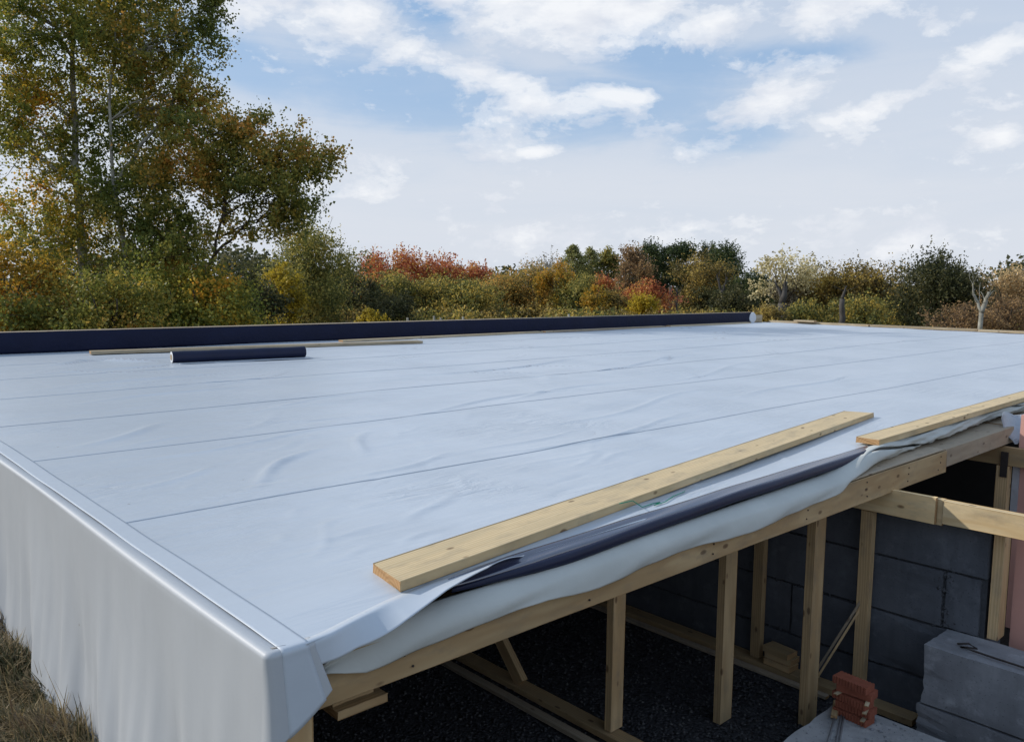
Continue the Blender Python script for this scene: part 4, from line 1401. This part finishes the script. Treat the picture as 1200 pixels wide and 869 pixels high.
G1 = "tall aspens behind the left end of the parapet"
big_tree("aspen_tree", "tall leafy aspen with a straight white trunk, leftmost of the big trees", 31.0,
         [(101, 385), (97, 300), (89, 190), (86, 90), (84, 0), (86, -110)], 0.20,
         [(60, 40, 75, 55, 46), (150, 30, 62, 46, 34), (20, 170, 50, 60, 22), (125, 120, 62, 48, 32), (70, 150, 50, 50, 20), (60, 270, 65, 50, 36), (150, 215, 50, 50, 28), (100, -70, 90, 60, 40), (0, 80, 45, 60, 24), (35, 20, 50, 40, 22), (110, 300, 70, 40, 30)],
         'aspen', 0.100, 201, 0.36, BARK_W, G1, 101, 0.9,
         [((90, 200), (20, 130), 0.05, 0.02), ((98, 60), (150, 10), 0.045, 0.02), ((90, 240), (30, 210), 0.05, 0.02), ((96, 330), (140, 310), 0.06, 0.03)])
big_tree("aspen_tree", "aspen with a thin bent pale stem standing right of the straight white trunk", 29.5,
         [(156, 385), (146, 290), (139, 250), (131, 205), (128, 120), (136, 30), (140, -40)], 0.11,
         [(195, 120, 50, 50, 30), (205, 195, 50, 45, 32), (238, 28, 26, 34, 10), (180, 55, 45, 40, 22), (175, 265, 55, 40, 30), (225, 95, 22, 28, 8), (165, 330, 60, 35, 26), (180, -40, 60, 40, 22), (255, 10, 14, 16, 5)],
         'aspen_orange', 0.100, 201, 0.33, BARK_W, G1, 102, 0.9,
         [((200, 125), (240, 40), 0.05, 0.015), ((240, 40), (250, -10), 0.02, 0.01), ((140, 210), (200, 125), 0.06, 0.05)])
big_tree("aspen_tree", "spreading aspen reaching far out to the right over the treeline", 28.0,
         [(236, 385), (240, 330), (252, 295), (262, 240), (270, 180)], 0.10,
         [(285, 185, 48, 30, 24), (335, 185, 44, 24, 20), (372, 190, 27, 17, 9), (325, 228, 50, 24, 20), (260, 215, 36, 34, 18), (215, 290, 55, 42, 28), (300, 265, 42, 18, 11), (345, 245, 28, 18, 9), (300, 155, 30, 14, 7), (235, 155, 34, 26, 13)],
         'aspen_orange', 0.100, 183, 0.30, BARK_D, G1, 103, 0.8,
         [((250, 300), (290, 262), 0.055, 0.03), ((290, 262), (300, 235), 0.03, 0.02), ((262, 262), (268, 205), 0.05, 0.02), ((300, 262), (345, 215), 0.035, 0.012)])

G2 = "undergrowth below the aspens"
for i, (lab, px, top, hw, D, pal, kd, n, lf) in enumerate([
    ("amber leaved bush at the far left behind the parapet", 8, 285, 48, 27, 'amber', 'round', 7500, .11),
    ("olive bush at the foot of the straight white trunk", 85, 325, 55, 26, 'aspen_orange', 'round', 7500, .11),
    ("dark green bush right of the thin bent aspen stem", 170, 315, 50, 26.5, 'aspen', 'round', 7500, .11),
    ("dark leafy bush under the spreading right hand aspen", 235, 312, 52, 27, 'aspen', 'round', 7500, .11),
    ("dark olive bush between the spreading aspen and the yellow shrub", 285, 318, 38, 34, 'dark', 'round', 5500, .13),
    ("orange green bush between the two white trunks, low against the parapet", 130, 322, 48, 25, 'aspen_orange', 'round', 7000, .10)]):
    bush("bush", lab, "bush", px, top, hw, D, pal, kd, n, lf, G2, 200 + i, 0.06)

G3 = "autumn trees and shrubs beyond the parapet"
BGT = [
    ("shrub", "bright yellow shrub just right of the big aspens", "shrub", 328, 310, 22, 44, 'yellow', 'hedge', 4200, .14),
    ("willow_tree", "large olive green willow with a feathery top right of the aspens", "tree", 366, 268, 50, 50, 'olive', 'spray', 13000, .15),
    ("shrub", "round clipped yellow shrub peeping over the navy parapet", "shrub", 432, 365, 17, 36, 'yellow', 'round', 2600, .10),
    ("bush", "dark bush between the willow and the red maples", "bush", 415, 318, 24, 56, 'dark', 'round', 4200, .15),
    ("bush", "grey green bush below the left end of the red maples", "bush", 400, 300, 22, 58, 'olive', 'round', 4000, .15),
    ("maple_tree", "red maple with an orange tinge, leftmost of the red row", "tree", 440, 302, 30, 68, 'red', 'spray', 5200, .19),
    ("maple_tree", "tallest red maple at the crest of the red row", "tree", 473, 297, 34, 68, 'red', 'spray', 6500, .19),
    ("maple_tree", "scarlet maple right of the crest of the red row", "tree", 515, 303, 36, 70, 'red', 'spray', 6500, .19),
    ("maple_tree", "smaller red maple at the right end of the red row", "tree", 556, 315, 28, 70, 'red', 'spray', 4500, .19),
    ("bush", "yellow green bush below the tallest red maple", "bush", 462, 322, 30, 60, 'greenyellow', 'round', 5200, .16),
    ("bush", "green bush with dark gaps in front of the scarlet maple", "bush", 505, 328, 32, 60, 'greenyellow', 'round', 5200, .16),
    ("bush", "olive bush in front of the smaller red maple", "bush", 548, 332, 32, 58, 'greenyellow', 'round', 5200, .16),
    ("bush", "low dark bush behind the round clipped yellow shrub", "bush", 455, 345, 22, 48, 'dark', 'round', 3200, .13),
    ("tree", "ochre tree at the dip in the skyline", "tree", 588, 322, 32, 64, 'ochre', 'round', 5600, .17),
    ("tree", "golden ochre tree right of the skyline dip", "tree", 622, 312, 32, 64, 'ochre', 'round', 6000, .17),
    ("tree", "thin brownish tree with bare tips behind the ochre trees", "tree", 640, 302, 22, 76, 'grey', 'spray', 2600, .17),
    ("tree", "orange yellow tree left of the pale green conifers", "tree", 655, 308, 22, 62, 'amber', 'round', 5000, .16),
    ("larch_tree", "pale green pointed larch, the taller of the two", "tree", 671, 287, 25, 78, 'conifer_light', 'cone', 6500, .19),
    ("larch_tree", "pale green pointed larch, right and lower of the two", "tree", 691, 290, 22, 80, 'conifer_light', 'cone', 5500, .19),
    ("bush", "grey olive bush in front of the pointed larches", "bush", 680, 325, 28, 60, 'olive', 'round', 5200, .16),
    ("tree", "slim green tree between the larches and the brown tree", "tree", 712, 291, 13, 78, 'olive', 'pine', 3200, .18),
    ("shrub", "small red topped shrub below the slim green tree", "shrub", 706, 322, 16, 60, 'red', 'round', 2600, .15),
    ("shrub", "yellow shrub under the small red topped shrub", "shrub", 699, 336, 15, 56, 'amber', 'round', 2600, .15),
    ("tree", "russet brown tree left of the dark pines", "tree", 737, 290, 24, 72, 'brown', 'round', 6200, .18),
    ("pine_tree", "dark pine standing right of the russet brown tree", "tree", 761, 283, 20, 76, 'pine', 'pine', 6000, .19),
    ("pine_tree", "slim dark green pine in the gap of the pine group", "tree", 780, 289, 11, 78, 'pine', 'pine', 3200, .19),
    ("shrub", "crimson red shrub in front of the dark pines", "shrub", 756, 331, 25, 58, 'red', 'round', 4600, .15),
    ("shrub", "bright yellow shrub in front of the crimson one", "shrub", 748, 347, 19, 54, 'yellow', 'round', 3200, .14),
    ("bush", "dull olive bush left of the bright yellow shrub", "bush", 722, 340, 20, 57, 'hedge', 'round', 3600, .15),
    ("pine_tree", "round topped dark pine at the left of the tall pine group", "tree", 803, 284, 19, 74, 'pine', 'pine', 6200, .19),
    ("pine_tree", "dark pine with a domed top in the middle of the tall group", "tree", 829, 285, 16, 75, 'pine', 'pine', 5200, .19),
    ("pine_tree", "largest dark pine at the right end of the tall group", "tree", 853, 288, 23, 72, 'pine', 'pine', 7200, .19),
    ("tree", "olive leaved tree standing in front of the domed pines", "tree", 822, 296, 28, 66, 'hedge', 'round', 6500, .17),
    ("pine_tree", "small dark pine apart to the right of the pine group", "tree", 883, 318, 20, 64, 'pine', 'round', 4600, .17),
    ("bush", "dark undergrowth bush at the foot of the largest pine", "bush", 862, 335, 22, 60, 'dark', 'round', 3800, .16),
    ("bush", "dark bush behind the little shed", "bush", 832, 338, 24, 64, 'dark', 'round', 3600, .16),
    ("tree", "pale yellow tree with sparse sunlit leaves and a stout grey trunk", "tree", 917, 298, 30, 54, 'pale', 'open', 1700, .17),
    ("bush", "grey twiggy bush round the stout grey trunk", "bush", 922, 325, 20, 55, 'grey', 'round', 2600, .13),
    ("bush", "pale sparse bush right of the stout grey trunk", "bush", 950, 316, 20, 60, 'pale', 'open', 700, .16),
    ("bush", "ochre low bush in front of the stout grey trunk", "bush", 905, 362, 22, 46, 'hedge', 'round', 2600, .13),
    ("hedge_bush", "brown olive thicket at the left shoulder of the long hedge", "bush", 966, 322, 28, 56, 'hedge', 'hedge', 5200, .15),
    ("hedge_bush", "brown olive thicket, tallest part of the long hedge", "bush", 1008, 309, 38, 56, 'hedge', 'hedge', 7600, .15),
    ("hedge_bush", "brown olive thicket left of the dark spiky shrub tree", "bush", 1050, 309, 34, 55, 'hedge', 'hedge', 6800, .15),
    ("bush", "yellow green bush at the foot of the long hedge, left one", "bush", 952, 352, 22, 47, 'greenyellow', 'round', 3200, .13),
    ("bush", "yellow green bush at the foot of the long hedge, right one", "bush", 1016, 350, 30, 48, 'greenyellow', 'round', 4200, .13),
    ("shrub_tree", "dark spiky shrub tree poking above the long hedge", "tree", 1098, 302, 42, 50, 'dark', 'spray', 11000, .14),
    ("bush", "dark low bush right of the spiky shrub tree", "bush", 1132, 322, 26, 50, 'dark', 'spray', 4600, .13),
    ("bush", "straw coloured feathery bush at the far right", "bush", 1190, 320, 34, 52, 'straw', 'spray', 6500, .14),
    ("bush", "brown twiggy bush in front of the straw coloured one", "bush", 1183, 346, 26, 44, 'brown', 'hedge', 2600, .11),
    ("bush", "low brown bush beside the forked bare trunk", "bush", 1128, 358, 28, 42, 'brown', 'hedge', 2600, .11),
]
for i, (nm, lab, cat, px, top, hw, D, pal, kd, n, lf) in enumerate(BGT):
    bush(nm, lab, cat, px, top, hw, D, pal, kd, n, lf, G3, 300 + i, 0.09 if kd in ('pine', 'open') else 0.07, None)

# low growth that closes the ground under the trees
def undergrowth():
    rng = np.random.default_rng(55)
    for nm, pal, n, lab in (("undergrowth", 'hedge', 300, "low brown olive undergrowth along the foot of the autumn trees"), ("low_brush", 'greenyellow', 150, "scattered yellow green brush low between the autumn trees")):
        P = []
        for _ in range(n):
            px = rng.uniform(250, 1290); D = rng.uniform(47, 76)
            c = pix(px, 333, D); hgt = rng.uniform(0.5, 1.25); wd_ = rng.uniform(0.8, 1.8)
            m = 170
            u = rng.normal(0, 1, (m, 3)); u /= np.linalg.norm(u, axis=1, keepdims=True)
            P.append(np.array([c.x, c.y, GZ + hgt * 0.45]) + u * np.array([wd_, wd_, hgt * 0.55]) * rng.uniform(0.5, 1, (m, 1)))
        P = np.concatenate(P); P[:, 2] = np.maximum(P[:, 2], GZ + 0.02)
        o = leaves(nm, P, 0.17, LM[pal], None, rng, 0.75)
        set_tags(o, lab, "undergrowth", None, 'stuff')


undergrowth()


# leafless / trunk-like things
def bare_tree(label, D, limbs_px, bark, seed):
    rng = np.random.default_rng(seed)
    base = pix(limbs_px[0][0][0], 333, D); base.z = GZ
    T = empty("bare_tree", base, label, "tree", "bare trunks on the right")
    V, Fc = [], []
    for k, (a, b, r0, r1) in enumerate(limbs_px):
        A = pix(*a, D); B_ = pix(*b, D)
        if k == 0:
            A.z = GZ - 0.1
        limb(V, Fc, A, B_, r0, r1, rng, 6, 0.0, 9)
        if k > 0:
            for q in range(3):
                limb(V, Fc, A.lerp(B_, rng.uniform(0.4, 1)), B_ + Vector((rng.normal(), rng.normal(), abs(rng.normal()))) * 0.35, r1 * 0.5, 0.006, rng, 3, 0, 5)
    from_data("trunk", V, Fc, bark, T, True, scale=1.0)


bare_tree("forked bare pale trunk standing near the right end of the curb", 40, [((1148, 385), (1150, 366), .10, .09), ((1150, 366), (1141, 345), .07, .05), ((1150, 366), (1159, 342), .11, .06), ((1141, 345), (1140, 332), .04, .02)], BARK_W, 1)
bare_tree("stout grey knobbly trunk below the pale yellow tree", 50, [((918, 390), (917, 355), .30, .24), ((917, 355), (921, 330), .22, .10), ((917, 350), (908, 330), .12, .05)], BARK_G, 2)
bare_tree("grey trunk at the foot of the long hedge", 45, [((986, 385), (987, 350), .17, .12), ((987, 350), (992, 335), .09, .03)], BARK_G, 3)
bare_tree("pair of grey trunks left of the little shed", 62, [((786, 372), (785, 336), .16, .11), ((793, 370), (793, 338), .10, .07)], BARK_G, 4)
bare_tree("gnarled grey trunk under the largest pine", 60, [((845, 372), (846, 340), .2, .14), ((846, 345), (852, 325), .1, .05), ((846, 345), (840, 322), .1, .05)], BARK_G, 5)

# little shed between the trunks
SH = empty("shed", pix(812, 333, 66) * 1.0, "little dark shed with a reddish roof among the pine trunks", "shed")
sb = pix(812, 333, 66); hh = pix(812, 350, 66).z - GZ
fw = Vector((sb.x - CX, sb.y - CY, 0)).normalized(); rt = Vector((fw.y, -fw.x, 0))


def shed_box(name, u0, u1, v0, v1, z0, z1, mat):
    V = [tuple(Vector((sb.x, sb.y, 0)) + rt * u + fw * v + Vector((0, 0, z))) for u, v, z in ((u0, v0, z0), (u1, v0, z0), (u1, v1, z0), (u0, v1, z0), (u0, v0, z1), (u1, v0, z1), (u1, v1, z1), (u0, v1, z1))]
    from_data(name, V, [(3, 2, 1, 0), (4, 5, 6, 7), (0, 1, 5, 4), (1, 2, 6, 5), (2, 3, 7, 6), (3, 0, 4, 7)], mat, SH, scale=1.0)


shed_box("wall", -0.9, 0.9, 0, 1.6, GZ, GZ + hh * 0.8, DARK)
V = [tuple(Vector((sb.x, sb.y, 0)) + rt * u + fw * v + Vector((0, 0, z))) for u, v, z in ((-1.1, -.2, GZ + hh * .78), (1.1, -.2, GZ + hh * .78), (1.1, 1.8, GZ + hh * .78), (-1.1, 1.8, GZ + hh * .78), (-1.1, .8, GZ + hh * 1.15), (1.1, .8, GZ + hh * 1.15))]
from_data("roof", V, [(0, 1, 5, 4), (2, 3, 4, 5), (0, 4, 3), (1, 2, 5), (3, 2, 1, 0)], BRICK, SH, scale=1.0)

# stakes of an old fence just beyond the parapet
for k, (px, top, lab) in enumerate([(478, 372, "short pale stake, leftmost of the old fence stakes"), (509, 370, "taller pale stake below the green bush"), (517, 372, "short pale stake right beside the taller one"), (543, 371, "pale stake below the olive bush"), (667, 368, "pale stake, last on the right of the old fence stakes")]):
    p = pix(px, top, 30)
    V, Fc = tube_arrays([Vector((p.x, p.y, GZ - 0.05)), Vector((p.x + 0.01, p.y, (p.z + GZ) / 2)), Vector((p.x, p.y + 0.02, p.z))], [0.05, 0.047, 0.04], 7)
    o = from_data("fence_stake", V, Fc, BARK_W, None, True, scale=1.0)
    set_tags(o, lab, "stake", "old fence stakes beyond the parapet")


# far wood closing the horizon
def far_wood():
    rng = np.random.default_rng(77)
    P = []
    for _ in range(420):
        px = rng.uniform(-420, 1750); D = rng.uniform(130, 175)
        if px < -300 or px > 1600:
            pass
        c = pix(min(max(px, -250), 1500), 333, D)
        top = 4.6 + 2.0 * math.sin(px / 90.0) + 1.2 * math.sin(px / 37.0) + rng.uniform(-0.8, 0.8)
        if 200 < px < 480: top += 2.2
        m = 130
        u = rng.normal(0, 1, (m, 3)); u /= np.linalg.norm(u, axis=1, keepdims=True)
        q = np.array([c.x, c.y, GZ + top * 0.5]) + u * np.array([3.2, 3.2, top * 0.55]) * rng.uniform(0.6, 1, (m, 1))
        P.append(q)
    P = np.concatenate(P); P[:, 2] = np.maximum(P[:, 2], GZ)
    o = leaves("distant_woods", P, 0.75, LM['dark'], None, rng, 0.8)
    set_tags(o, "far dark wood closing the horizon behind the autumn trees", "woods", None, 'stuff')


far_wood()
